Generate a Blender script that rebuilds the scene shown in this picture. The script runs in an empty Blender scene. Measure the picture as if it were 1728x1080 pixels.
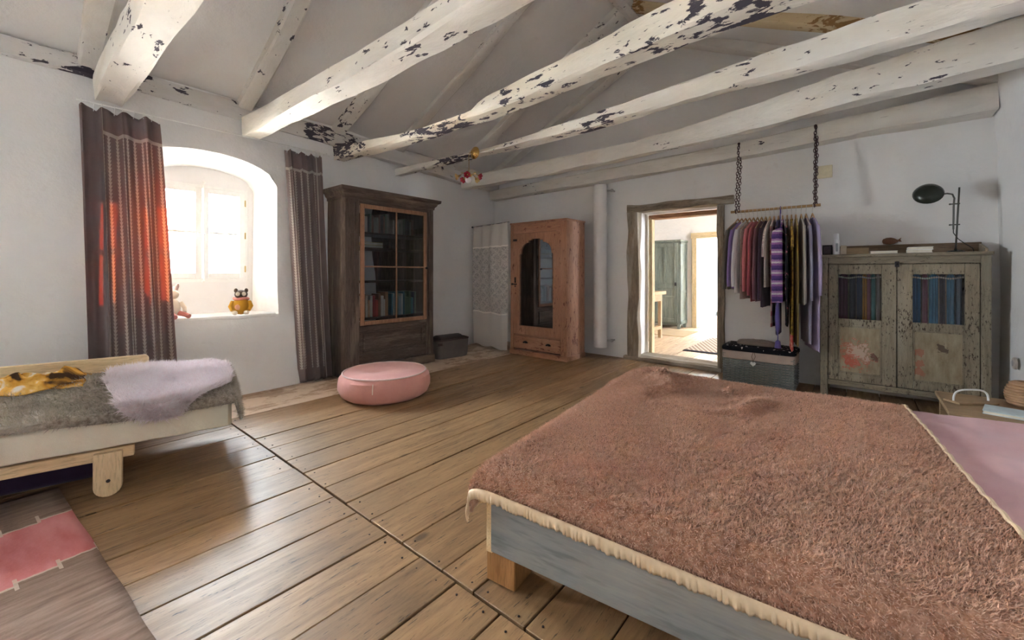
import bpy, bmesh, math, random
import numpy as np
from math import sin, cos, pi, sqrt, radians, atan2
from mathutils import Vector, Matrix

random.seed(7)
SC = bpy.context.scene
COL = SC.collection

# ------------------------------------------------------------------ camera
CAM_H = 1.2
HEAD = math.atan(586 / 700)              # room axes: +Y runs along the boards to the back wall
cd = bpy.data.cameras.new('camera')
cd.sensor_fit = 'HORIZONTAL'; cd.sensor_width = 36.0
cd.lens = 36.0 * 700 / 1728
cd.shift_y = -80 / 1728
cd.clip_start = 0.05; cd.clip_end = 200
cam = bpy.data.objects.new('camera', cd); COL.objects.link(cam)
cam.location = (0, 0, CAM_H); cam.rotation_euler = (pi / 2, 0, HEAD)
SC.camera = cam

# ------------------------------------------------------------------ sky, sun, window portals, exposure
W = bpy.data.worlds.new('sky'); SC.world = W; W.use_nodes = True
bg = W.node_tree.nodes['Background']
bg.inputs[0].default_value = (0.82, 0.915, 1.0, 1); bg.inputs[1].default_value = 15.0
sl = bpy.data.lights.new('sun', 'SUN'); sl.energy = 60.0; sl.color = (1.0, 0.78, 0.5); sl.angle = radians(0.6)
so = bpy.data.objects.new('sun', sl); COL.objects.link(so)
sd = Vector((0.70 * cos(radians(16)), -0.714 * cos(radians(16)), -sin(radians(16))))
so.rotation_euler = sd.to_track_quat('-Z', 'Y').to_euler()

def portal(name, loc, direction, w, h):
    l = bpy.data.lights.new(name, 'AREA'); l.shape = 'RECTANGLE'; l.size = w; l.size_y = h
    l.cycles.is_portal = True
    o = bpy.data.objects.new(name, l); COL.objects.link(o)
    o.location = loc; o.rotation_euler = Vector(direction).to_track_quat('-Z', 'Z').to_euler()
portal('window_portal', (-5.36, 1.26, 1.61), (1, 0, 0), 0.82, 1.0)
portal('window_portal', (-5.02, -0.95, 1.55), (1, 0, 0), .7, .95)  # portal of the added out-of-view window
portal('window_portal', (1.32, 7.6, 1.5), (-1, 0, 0), .6, .8)  # portal of the opening added to light the hall
portal('window_portal', (-0.58, 11.6, 1.5), (-1, 0, 0), .6, .7)  # portal of the opening added to light the farthest room
SC.view_settings.view_transform = 'Standard'; SC.view_settings.look = 'None'
SC.view_settings.gamma = 1.0; SC.view_settings.use_curve_mapping = False
SC.view_settings.exposure = 3.4
SC.cycles.max_bounces = 8; SC.cycles.diffuse_bounces = 6; SC.cycles.glossy_bounces = 4
SC.cycles.transparent_max_bounces = 16; SC.cycles.transmission_bounces = 6
SC.cycles.sample_clamp_indirect = 8.0
SC.cycles.caustics_reflective = False; SC.cycles.caustics_refractive = False

# ------------------------------------------------------------------ numpy noise
def _hash(ix, iy, seed):
    h = (ix.astype(np.int64) * 374761393 + iy.astype(np.int64) * 668265263 + seed * 974711) & 0x7fffffff
    h = ((h ^ (h >> 13)) * 1274126177) & 0x7fffffff
    return ((h ^ (h >> 16)) & 0xffff) / 65535.0
def vnoise(x, y, seed=0):
    x = np.asarray(x, float); y = np.asarray(y, float)
    ix = np.floor(x); iy = np.floor(y); fx = x - ix; fy = y - iy
    fx = fx * fx * (3 - 2 * fx); fy = fy * fy * (3 - 2 * fy)
    a = _hash(ix, iy, seed); b = _hash(ix + 1, iy, seed); c = _hash(ix, iy + 1, seed); d = _hash(ix + 1, iy + 1, seed)
    return (a * (1 - fx) + b * fx) * (1 - fy) + (c * (1 - fx) + d * fx) * fy - 0.5
def fbm(x, y, seed=0, oct=3):
    s = 0; a = 1.0
    for k in range(oct):
        s = s + a * vnoise(np.asarray(x) * 2 ** k, np.asarray(y) * 2 ** k, seed + k * 17); a *= .5
    return s
def _h1(ix, iy, seed):
    h = (ix * 374761393 + iy * 668265263 + seed * 974711) & 0x7fffffff
    h = ((h ^ (h >> 13)) * 1274126177) & 0x7fffffff
    return ((h ^ (h >> 16)) & 0xffff) / 65535.0
def vn(x, y, seed=0):
    ix = math.floor(x); iy = math.floor(y); fx = x - ix; fy = y - iy
    fx = fx * fx * (3 - 2 * fx); fy = fy * fy * (3 - 2 * fy)
    return (_h1(ix, iy, seed) * (1 - fx) + _h1(ix + 1, iy, seed) * fx) * (1 - fy) + (_h1(ix, iy + 1, seed) * (1 - fx) + _h1(ix + 1, iy + 1, seed) * fx) * fy - .5
def fb(x, y, seed=0, oct=3): return sum(.5 ** k * vn(x * 2 ** k, y * 2 ** k, seed + k * 17) for k in range(oct))
def n1(x, seed=0): return vn(float(x), seed * 3.7, seed)
def sstep(a, b, x):
    t = min(max((x - a) / (b - a), 0.0), 1.0); return t * t * (3 - 2 * t)

# ------------------------------------------------------------------ mesh builder
class MB:
    def __init__(s): s.v = []; s.f = []; s.sm = []; s.uv = {}
    def add(s, vs, fs, smooth=False):
        o = len(s.v); s.v += [tuple(map(float, p)) for p in vs]
        for f in fs: s.f.append(tuple(i + o for i in f)); s.sm.append(smooth)
        return o
    def box(s, x0, x1, y0, y1, z0, z1, rot=None, piv=None):
        vs = [(x, y, z) for z in (z0, z1) for y in (y0, y1) for x in (x0, x1)]
        if rot is not None:
            p = Vector(piv) if piv else Vector(((x0 + x1) / 2, (y0 + y1) / 2, (z0 + z1) / 2))
            vs = [tuple(rot @ (Vector(v) - p) + p) for v in vs]
        s.add(vs, [(0, 2, 3, 1), (4, 5, 7, 6), (0, 1, 5, 4), (2, 6, 7, 3), (0, 4, 6, 2), (1, 3, 7, 5)]); return s
    def loft(s, rings, caps=True, closed=True, smooth=True, flip=False):
        n = len(rings[0]); vs = [p for r in rings for p in r]; fs = []
        for i in range(len(rings) - 1):
            for j in range(n if closed else n - 1):
                a = i * n + j; b = i * n + (j + 1) % n
                q = (a, b, b + n, a + n); fs.append(q[::-1] if flip else q)
        o = s.add(vs, fs, smooth)
        if caps:
            c0 = tuple(range(n))[::-1]; c1 = tuple((len(rings) - 1) * n + j for j in range(n))
            for c in ((c0, c1) if not flip else (c0[::-1], c1[::-1])):
                s.f.append(tuple(i + o for i in c)); s.sm.append(False)
        return s
    def tube(s, pts, r, seg=8, closed=False, smooth=True, caps=True):
        pts = [Vector(p) for p in pts]; n = len(pts); rings = []; prev = None
        for i, p in enumerate(pts):
            if closed: t = pts[(i + 1) % n] - pts[i - 1]
            else: t = pts[min(i + 1, n - 1)] - pts[max(i - 1, 0)]
            if t.length < 1e-9: t = Vector((0, 0, 1))
            t.normalize()
            if prev is None:
                u = t.orthogonal().normalized()
            else:
                u = prev - t * prev.dot(t)
                u = u.normalized() if u.length > 1e-6 else t.orthogonal().normalized()
            prev = u; w = t.cross(u)
            rr = r[i] if isinstance(r, (list, tuple)) else r
            rings.append([tuple(p + u * cos(2 * pi * k / seg) * rr + w * sin(2 * pi * k / seg) * rr) for k in range(seg)])
        if closed: rings.append(rings[0]); s.loft(rings, False, True, smooth)
        else: s.loft(rings, caps, True, smooth)
        return s
    def lathe(s, prof, c=(0, 0, 0), seg=20, mat=None, smooth=True, sx=1, sy=1):
        rings = [[(r * cos(2 * pi * k / seg) * sx, r * sin(2 * pi * k / seg) * sy, z) for k in range(seg)] for r, z in prof]
        m = mat if mat is not None else Matrix.Identity(3)
        rings = [[tuple(m @ Vector(p) + Vector(c)) for p in r] for r in rings]
        return s.loft(rings, True, True, smooth)
    def ball(s, c, rx, ry=None, rz=None, seg=14, rows=9, mat=None):
        ry = ry or rx; rz = rz or rx
        prof = [(max(sin(pi * i / rows), .02), -cos(pi * i / rows)) for i in range(rows + 1)]
        m = (mat or Matrix.Identity(3)) @ Matrix.Diagonal((rx, ry, rz))
        return s.lathe(prof, c, seg, m)
    def prism(s, poly, a0, a1, axis='y'):
        def P(p, a):
            return {'x': (a, p[0], p[1]), 'y': (p[0], a, p[1]), 'z': (p[0], p[1], a)}[axis]
        n = len(poly); vs = [P(p, a0) for p in poly] + [P(p, a1) for p in poly]
        fs = [tuple(range(n))[::-1], tuple(range(n, 2 * n))] + [(i, (i + 1) % n, (i + 1) % n + n, i + n) for i in range(n)]
        s.add(vs, fs); return s
    def grid(s, fn, nu, nv, smooth=True, uv=True):
        vs = []; uvs = []
        for j in range(nv + 1):
            for i in range(nu + 1):
                vs.append(fn(i / nu, j / nv)); uvs.append((i / nu, j / nv))
        fs = [(j * (nu + 1) + i, j * (nu + 1) + i + 1, (j + 1) * (nu + 1) + i + 1, (j + 1) * (nu + 1) + i) for j in range(nv) for i in range(nu)]
        o = s.add(vs, fs, smooth)
        if uv:
            for k, t in enumerate(uvs): s.uv[o + k] = t
        return s
    def mesh(s, name):
        me = bpy.data.meshes.new(name); me.from_pydata(s.v, [], s.f)
        me.polygons.foreach_set('use_smooth', s.sm)
        if s.uv:
            l = me.uv_layers.new(name='UVMap'); li = np.zeros(len(me.loops), np.int32); me.loops.foreach_get('vertex_index', li)
            arr = np.array([s.uv.get(i, (0, 0)) for i in range(len(s.v))]); l.data.foreach_set('uv', arr[li].ravel())
        me.update()
        bm = bmesh.new(); bm.from_mesh(me); bmesh.ops.recalc_face_normals(bm, faces=bm.faces)
        for e in bm.edges:
            if len(e.link_faces) == 2 and e.calc_face_angle(0) > .6: e.smooth = False
        bm.to_mesh(me); bm.free()
        return me

def link(name, me, mat, parent=None):
    o = bpy.data.objects.new(name, me); COL.objects.link(o)
    if mat: me.materials.append(mat)
    if parent: o.parent = parent
    return o
def part(name, mb, mat, parent=None, bevel=0, sub=0, solid=0, seg=2, label=None, off=0):
    o = link(name, mb.mesh(name), mat, parent)
    if solid:
        m = o.modifiers.new('solid', 'SOLIDIFY'); m.thickness = solid; m.offset = off
    if bevel:
        m = o.modifiers.new('bevel', 'BEVEL'); m.width = bevel; m.segments = seg; m.limit_method = 'ANGLE'; m.angle_limit = radians(40)
    if sub:
        m = o.modifiers.new('sub', 'SUBSURF'); m.levels = sub; m.render_levels = sub
    if label: o['label'] = label
    return o
def tag(o, label, cat, group=None, kind=None):
    o['label'] = label; o['category'] = cat
    if group: o['group'] = group
    if kind: o['kind'] = kind
    return o
def thing(name, label, cat, loc=(0, 0, 0), rotz=0, group=None, kind=None):
    o = bpy.data.objects.new(name, None); COL.objects.link(o); o.empty_display_size = .1
    o.location = loc; o.rotation_euler = (0, 0, rotz)
    return tag(o, label, cat, group, kind)
def struct(o, label, cat): return tag(o, label, cat, None, 'structure')
def tufts(name, P, N, mat, parent, length, width, lean=(0, 0, 0), jit=.6, seed=1, clump=0, cs=14):
    """short fibres standing on a surface, as one mesh of tapered blades"""
    r = np.random.default_rng(seed); n = len(P)
    if clump: N = N + clump * np.stack([vnoise(P[:, 0] * cs, P[:, 1] * cs, 31), vnoise(P[:, 0] * cs, P[:, 1] * cs, 47), np.zeros(n)], 1)
    d = N + np.array(lean) + r.normal(0, jit, (n, 3)); d /= np.linalg.norm(d, axis=1)[:, None]
    t = np.cross(d, r.normal(0, 1, (n, 3))); t /= np.linalg.norm(t, axis=1)[:, None]
    L = length * r.uniform(.6, 1.25, n)[:, None]; w = width * r.uniform(.7, 1.3, n)[:, None]
    b = r.normal(0, .35, (n, 3)) * L * .5
    p0 = P - t * w; p1 = P + t * w; mid = P + d * L * .55 + b * .5; m0 = mid - t * w * .7; m1 = mid + t * w * .7; tip = P + d * L + b
    V = np.stack([p0, p1, m0, m1, tip], 1).reshape(-1, 3)
    k = np.arange(n)[:, None] * 5
    F = np.concatenate([k + [0, 1, 3], k + [0, 3, 2], k + [2, 3, 4]], 1).reshape(-1, 3)
    me = bpy.data.meshes.new(name); me.vertices.add(len(V)); me.vertices.foreach_set('co', V.ravel())
    me.loops.add(F.size); me.loops.foreach_set('vertex_index', F.ravel().astype(np.int32))
    me.polygons.add(len(F)); me.polygons.foreach_set('loop_start', np.arange(0, F.size, 3, dtype=np.int32))
    me.polygons.foreach_set('loop_total', np.full(len(F), 3, dtype=np.int32)); me.update(calc_edges=True)
    o = link(name, me, mat, parent); o['kind'] = 'stuff'; return o
def surf_points(mb_v, nu, nv, n, seed, keep=None):
    """random points and normals on a (nu+1)x(nv+1) vertex grid"""
    r = np.random.default_rng(seed); V = np.array(mb_v).reshape(nv + 1, nu + 1, 3)
    a = r.uniform(0, nu - 1e-6, n); b = r.uniform(0, nv - 1e-6, n); i = a.astype(int); j = b.astype(int); fa = (a - i)[:, None]; fb = (b - j)[:, None]
    p00 = V[j, i]; p10 = V[j, i + 1]; p01 = V[j + 1, i]; p11 = V[j + 1, i + 1]
    P = (p00 * (1 - fa) + p10 * fa) * (1 - fb) + (p01 * (1 - fa) + p11 * fa) * fb
    N = np.cross(p10 - p00, p01 - p00); N /= (np.linalg.norm(N, axis=1)[:, None] + 1e-9)
    N *= np.sign(N[:, 2:3] + 1e-6)
    return P, N

# ------------------------------------------------------------------ materials
class NT:
    def __init__(s, name):
        s.m = bpy.data.materials.new(name); s.m.use_nodes = True; s.t = s.m.node_tree
        s.b = s.t.nodes['Principled BSDF']; s.out = s.t.nodes['Material Output']; s.c = {}
    def n(s, ty, **k):
        x = s.t.nodes.new(ty)
        for a, b in k.items(): setattr(x, a, b)
        return x
    def put(s, sock, v):
        if isinstance(v, bpy.types.NodeSocket): s.t.links.new(v, sock)
        elif v is not None:
            if isinstance(v, (tuple, list)) and len(v) == 3 and sock.type == 'RGBA': v = (*v, 1)
            sock.default_value = v
    def co(s, kind='Object', scale=(1, 1, 1), rot=(0, 0, 0), loc=(0, 0, 0)):
        tc = s.c.get('tc') or s.n('ShaderNodeTexCoord'); s.c['tc'] = tc
        mp = s.n('ShaderNodeMapping'); s.put(mp.inputs[0], tc.outputs[kind])
        mp.inputs['Scale'].default_value = scale; mp.inputs['Rotation'].default_value = rot; mp.inputs['Location'].default_value = loc
        return mp.outputs[0]
    def noise(s, vec, scale=5, detail=4, rough=.55, dist=0):
        x = s.n('ShaderNodeTexNoise'); s.put(x.inputs['Vector'], vec); x.inputs['Scale'].default_value = scale
        x.inputs['Detail'].default_value = detail; x.inputs['Roughness'].default_value = rough; x.inputs['Distortion'].default_value = dist
        return x.outputs['Fac']
    def vor(s, vec, scale=5, feature='F1', out='Distance', rnd=1):
        x = s.n('ShaderNodeTexVoronoi', feature=feature); s.put(x.inputs['Vector'], vec); x.inputs['Scale'].default_value = scale
        x.inputs['Randomness'].default_value = rnd; return x.outputs[out]
    def wave(s, vec, scale=5, dist=2, detail=2, axis='X', dscale=1):
        x = s.n('ShaderNodeTexWave', bands_direction=axis); s.put(x.inputs['Vector'], vec); x.inputs['Scale'].default_value = scale
        x.inputs['Distortion'].default_value = dist; x.inputs['Detail'].default_value = detail; x.inputs['Detail Scale'].default_value = dscale
        return x.outputs['Fac']
    def ramp(s, fac, stops, interp='LINEAR'):
        x = s.n('ShaderNodeValToRGB'); x.color_ramp.interpolation = interp; e = x.color_ramp.elements
        while len(e) < len(stops): e.new(.5)
        for q, (p, c) in zip(e, stops):
            q.position = p; q.color = (*c, 1) if isinstance(c, (tuple, list)) else (c, c, c, 1)
        s.put(x.inputs[0], fac); return x.outputs[0]
    def mix(s, f, a, b, blend='MIX'):
        x = s.n('ShaderNodeMix', data_type='RGBA', blend_type=blend); s.put(x.inputs[0], f); s.put(x.inputs[6], a); s.put(x.inputs[7], b); return x.outputs[2]
    def math(s, op, a, b=0.0, clamp=False):
        x = s.n('ShaderNodeMath', operation=op, use_clamp=clamp); s.put(x.inputs[0], a); s.put(x.inputs[1], b); return x.outputs[0]
    def sep(s, vec):
        x = s.n('ShaderNodeSeparateXYZ'); s.put(x.inputs[0], vec); return x.outputs
    def rnd(s): return s.n('ShaderNodeObjectInfo').outputs['Random']
    def bump(s, h, strength=.3, dist=.01):
        x = s.n('ShaderNodeBump'); x.inputs['Strength'].default_value = strength; x.inputs['Distance'].default_value = dist
        s.put(x.inputs['Height'], h)
        if 'bump' in s.c: s.put(x.inputs['Normal'], s.c['bump'])
        s.c['bump'] = x.outputs[0]; s.put(s.b.inputs['Normal'], x.outputs[0])
    def done(s, col=None, rough=.7, metal=0, spec=None, **k):
        s.put(s.b.inputs['Base Color'], col); s.put(s.b.inputs['Roughness'], rough); s.put(s.b.inputs['Metallic'], metal)
        if spec is not None: s.b.inputs['Specular IOR Level'].default_value = spec
        for a, b in k.items(): s.put(s.b.inputs[a], b)
        return s.m

def m_plain(name, col, rough=.6, metal=0, var=.08, scale=30, bump=.1, spec=None):
    t = NT(name); f = t.noise(t.co(), scale, 4)
    c = t.mix(f, tuple(max(0, x * (1 - var * 2)) for x in col), tuple(min(1, x * (1 + var * 2)) for x in col))
    if bump: t.bump(f, bump, .004)
    return t.done(c, rough, metal, spec)
def m_fabric(name, col, col2=None, weave=500, var=.25, rough=.95, big=6, sheen=.2):
    t = NT(name); co = t.co(); f = t.noise(co, big, 4); col2 = col2 or tuple(x * (1 - var) for x in col)
    c = t.mix(t.ramp(f, [(.35, 0.0), (.65, 1.0)]), col2, col)
    w = t.noise(co, weave, 2); c = t.mix(.25, c, t.mix(w, tuple(x * .5 for x in col), tuple(min(1, x * 1.3) for x in col)))
    t.bump(w, .35, .002); t.bump(t.noise(co, big * 3, 3), .25, .01)
    return t.done(c, rough, spec=.2, **{'Sheen Weight': sheen})
def m_wood(name, dark, light, axis='z', scale=1.0, rough=.6, wear=None, wear_amt=.5, bump=.25, vary=.0, chips=None, cscale=28, cthr=.60):
    st = {'x': (.12, 1, 1), 'y': (1, .12, 1), 'z': (1, 1, .12)}[axis]
    t = NT(name); co = t.co(scale=tuple(q * scale for q in st))
    if vary:
        a = t.n('ShaderNodeVectorMath', operation='ADD'); t.put(a.inputs[0], co)
        sc = t.n('ShaderNodeVectorMath', operation='SCALE'); cb = t.n('ShaderNodeCombineXYZ'); r = t.rnd()
        for i in range(3): t.put(cb.inputs[i], r)
        t.put(sc.inputs[0], cb.outputs[0]); sc.inputs['Scale'].default_value = 37.0; t.put(a.inputs[1], sc.outputs[0]); co = a.outputs[0]
    g = t.noise(co, 22, 8, .65, .8); f2 = t.noise(co, 4, 3, .5, .3)
    fine = t.noise(co, 120, 3, .6)
    c = t.mix(t.ramp(g, [(.3, 0.0), (.7, 1.0)]), dark, light)
    c = t.mix(t.math('MULTIPLY', t.ramp(fine, [(.35, 1.0), (.5, 0.0)]), .5), c, tuple(x * .5 for x in dark))
    c = t.mix(t.math('MULTIPLY', t.ramp(f2, [(.35, 0.0), (.7, 1.0)]), .35), c, light)
    if vary:
        v = t.n('ShaderNodeHueSaturation'); t.put(v.inputs['Color'], c)
        t.put(v.inputs['Value'], t.math('ADD', t.math('MULTIPLY', t.rnd(), vary), 1 - vary / 2)); c = v.outputs[0]
    if wear:
        w = t.noise(co, 7, 6, .7); c = t.mix(t.math('MULTIPLY', t.ramp(w, [(.5, 0.0), (.62, 1.0)]), wear_amt), c, wear)
    if chips:
        w = t.math('ADD', t.math('MULTIPLY', t.noise(t.co(scale=tuple(q ** .5 for q in st)), cscale, 5, .75), .8), t.math('MULTIPLY', t.noise(t.co(), 3.5, 2), .2)); c = t.mix(t.ramp(w, [(cthr - .02, 0.0), (cthr, 1.0)]), c, chips)
    t.bump(g, bump, .006); t.bump(fine, bump * .6, .002)
    return t.done(c, rough, spec=.3)
# ------------------------------------------------------------------ setting: materials
def m_plaster(name, col, bump=.5):
    t = NT(name); co = t.co()
    f = t.noise(co, 1.3, 5, .6); g = t.noise(co, 9, 6, .6); h = t.noise(co, 60, 3)
    c = t.mix(t.ramp(f, [(.3, 0.0), (.7, 1.0)]), tuple(x * .93 for x in col), col)
    c = t.mix(t.math('MULTIPLY', t.ramp(g, [(.62, 0.0), (.75, 1.0)]), .12), c, (.45, .40, .33))
    t.bump(g, bump, .03); t.bump(h, bump * .4, .004)
    return t.done(c, .92, spec=.15)
def m_oldpaint(name, amt, paint=(.80, .77, .72), axis='x', chip=(.075, .065, .085), tan=.25):
    """flaking limewash on timber, darker old coat under it"""
    st = {'x': (.45, 1, 1.25), 'y': (1, .45, 1.25), 'z': (1, 1, .35)}[axis]
    t = NT(name); co = t.co(scale=st)
    big = t.noise(t.co(), 1.1, 2, .5); fine = t.noise(co, 17, 5, .62, .4); mid = t.noise(co, 6, 4, .6, .6)
    c = t.mix(t.ramp(mid, [(.3, 0.0), (.7, 1.0)]), tuple(x * .88 for x in paint), paint)
    c = t.mix(t.math('MULTIPLY', t.ramp(t.noise(co, 2.3, 3), [(.5, 0.0), (.68, 1.0)]), tan), c, (.62, .50, .34))
    thr = t.math('ADD', t.math('MULTIPLY', fine, .72), t.math('MULTIPLY', big, .55))
    k = t.ramp(thr, [(.80 - amt, 0.0), (.815 - amt, 1.0)])
    c = t.mix(k, c, chip)
    crack = t.noise(t.co(scale=tuple(q * (1 if q < .5 else 5) for q in st)), 9, 4, .7, .2)
    c = t.mix(t.math('MULTIPLY', t.ramp(crack, [(.30, 1.0), (.34, 0.0)]), .6), c, (.25, .22, .2))
    t.bump(mid, .5, .02); t.bump(t.math('SUBTRACT', fine, t.math('MULTIPLY', k, .5)), .5, .006)
    return t.done(c, .85, spec=.2)
def m_floor(name, dark, light, rough=.40, pale=None, pale_amt=.4):
    t = NT(name)
    a = t.n('ShaderNodeVectorMath', operation='ADD'); t.put(a.inputs[0], t.co(scale=(1, .1, 1)))
    cb = t.n('ShaderNodeCombineXYZ'); r = t.rnd()
    for i in range(3): t.put(cb.inputs[i], t.math('MULTIPLY', r, 41.0))
    t.put(a.inputs[1], cb.outputs[0]); co = a.outputs[0]
    b = t.n('ShaderNodeVectorMath', operation='ADD'); t.put(b.inputs[0], t.co(scale=(1, .5, 1))); t.put(b.inputs[1], cb.outputs[0])
    g = t.noise(co, 24, 9, .7, .7); fine = t.noise(co, 150, 5, .7, .2); big = t.noise(t.co(scale=(1, .45, 1)), 1.7, 3)
    kn = t.vor(b.outputs[0], 2.6)
    c = t.mix(t.ramp(g, [(.36, 0.0), (.64, 1.0)]), dark, light)
    c = t.mix(t.math('MULTIPLY', t.ramp(big, [(.35, 0.0), (.65, 1.0)]), .4), c, tuple(min(1, x * 1.25) for x in light))
    c = t.mix(t.math('MULTIPLY', t.ramp(fine, [(.32, 1.0), (.42, 0.0)]), .65), c, tuple(x * .35 for x in dark))
    c = t.mix(t.math('MULTIPLY', t.ramp(kn, [(.035, 1.0), (.07, 0.0)]), .8), c, tuple(x * .35 for x in dark))
    crack = t.noise(t.co(scale=(8, .7, 1)), 9, 4, .75, .3)
    c = t.mix(t.math('MULTIPLY', t.ramp(crack, [(.355, 1.0), (.385, 0.0)]), .9), c, tuple(x * .2 for x in dark))
    if pale:
        p = t.noise(t.co(scale=(1, .6, 1)), 3.2, 6, .7)
        c = t.mix(t.math('MULTIPLY', t.ramp(p, [(.46, 0.0), (.52, 1.0)]), pale_amt), c, pale)
    v = t.n('ShaderNodeHueSaturation'); t.put(v.inputs['Color'], c)
    t.put(v.inputs['Value'], t.math('ADD', t.math('MULTIPLY', r, .35), .82)); c = v.outputs[0]
    t.bump(g, .2, .003); t.bump(fine, .2, .0015)
    return t.done(c, t.ramp(g, [(.2, rough + .15), (.8, rough - .06)]), spec=.55)

WHITE = m_plaster('white_plaster', (.84, .832, .825), .28)
WHITEC = m_plaster('ceiling_plaster', (.78, .765, .75), .3)
CREAM = m_plaster('cream_plaster', (.84, .80, .76), .3)
PALEB = m_plaster('pale_blue_plaster', (.80, .86, .92), .2)
PAINT0 = m_oldpaint('limewash_light', .0)
PAINT1 = m_oldpaint('limewash_medium', .075)
PAINT2 = m_oldpaint('limewash_heavy', .125, (.80, .75, .66), tan=.4)
PAINTY = m_oldpaint('limewash_plate', .09, (.72, .70, .68), 'y')
PAINTR = m_oldpaint('limewash_rafter', .02, (.74, .72, .69), 'x')
BROWNR = m_oldpaint('stained_rafter', .10, (.66, .52, .33), 'x', (.30, .17, .07), .7)
FLOORM = m_floor('floor_boards', (.165, .09, .040), (.34, .205, .10))
FLOORP = m_floor('floor_boards_worn', (.26, .16, .10), (.50, .34, .22), .5, (.72, .58, .46), .75)
DARK = m_plain('dark_void', (.02, .017, .015), .9)
GREYWOOD = m_wood('grey_weathered_wood', (.13, .10, .075), (.40, .33, .25), 'z', 1.2, .85, (.62, .57, .50), .5, .6)
GREYWOODX = m_wood('grey_weathered_wood_x', (.13, .10, .075), (.40, .33, .25), 'x', 1.2, .85, (.62, .57, .50), .5, .6)
YELWOOD = m_wood('yellow_door_wood', (.45, .32, .16), (.72, .58, .36), 'z', 1.0, .6)
WINPAINT = m_plain('white_window_paint', (.84, .84, .82), .45, var=.03)

def glass(name, tint=(1, 1, 1), refl=.9, rough=.02):
    """thin pane: light passes, faint mirror reflection on top"""
    t = NT(name); t.t.nodes.remove(t.b)
    tr = t.n('ShaderNodeBsdfTransparent'); tr.inputs[0].default_value = (*tint, 1)
    gl = t.n('ShaderNodeBsdfGlossy'); gl.inputs['Roughness'].default_value = rough
    fr = t.n('ShaderNodeFresnel'); fr.inputs[0].default_value = 1.5
    mx = t.n('ShaderNodeMixShader'); t.put(mx.inputs[0], t.math('MULTIPLY', fr.outputs[0], refl))
    t.put(mx.inputs[1], tr.outputs[0]); t.put(mx.inputs[2], gl.outputs[0]); t.put(t.out.inputs[0], mx.outputs[0]); return t.m
GLASS = glass('window_glass')
GLASSD = glass('old_cabinet_glass', (.80, .82, .84), .55)

# ------------------------------------------------------------------ floor
def floor_room():
    base = part('floor', MB().box(-5.3, 1.3, -1.7, 5.5, -.10, -.035), DARK)
    struct(base, 'old wide-plank wooden floor with dark open joints', 'floor')
    rnd = random.Random(3)
    def board(x0, x1, y0, y1, mat):
        m = MB(); g = .0025 + rnd.random() * .003; dz = rnd.uniform(-.002, .002)
        n = max(2, int((y1 - y0) / .5)); L = []; R = []
        wob = rnd.random() * 50
        for i in range(n + 1):
            y = y0 + .002 + (y1 - y0 - .004) * i / n
            L.append((x0 + g * (.6 + 1.6 * abs(n1(y * 1.3 + wob, 1))), y)); R.append((x1 - g * (.6 + 1.6 * abs(n1(y * 1.3 + wob, 2))), y))
        rings = [[(l[0], l[1], -.034), (r[0], r[1], -.034), (r[0], r[1], dz), (l[0], l[1], dz)] for l, r in zip(L, R)]
        m.loft(rings, True, True, False)
        part('floor_board', m, mat, base, bevel=.0025, seg=1)
    nail = MB().lathe([(.0045, -.002), (.0045, .0012), (.002, .002), (.0003, .002)], seg=7).mesh('nail'); nail.materials.append(m_plain('rusty_nail', (.03, .02, .018), .6, .5))
    def nails(a, b, y):
        for x in (a + .05, b - .05):
            o = bpy.data.objects.new('nail', nail); COL.objects.link(o); o.parent = base; o.location = (x + rnd.uniform(-.015, .015), y + rnd.uniform(-.015, .015), 0)
    far = [-5.02, -4.55, -3.95, -3.62, -3.34, -3.08, -2.80, -2.55, -2.286, -2.049, -1.821, -1.558, -1.292, -1.113, -.87, -.62, -.36, -.1, .15, .4, .66, .93]
    near = [-5.02, -4.6, -4.3, -4.02, -3.75, -3.48, -3.2, -2.93, -2.66, -2.4, -2.16, -1.93, -1.66, -1.42, -1.2, -.97, -.7, -.45, -.2, .07, .33, .6, .95]
    for a, b in zip(far[:-1], far[1:]):
        board(a, b, 1.1015, 5.49, FLOORP if b < -3.9 else FLOORM)
        nails(a, b, 1.14)
        if a > -4: nails(a, b, 3.1)
    for a, b in zip(near[:-1], near[1:]):
        y = -.55 + rnd.uniform(-.5, .3)
        board(a, b, -1.6, y, FLOORM); board(a, b, y, 1.0945, FLOORM); nails(a, b, 1.05)
floor_room()

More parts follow.
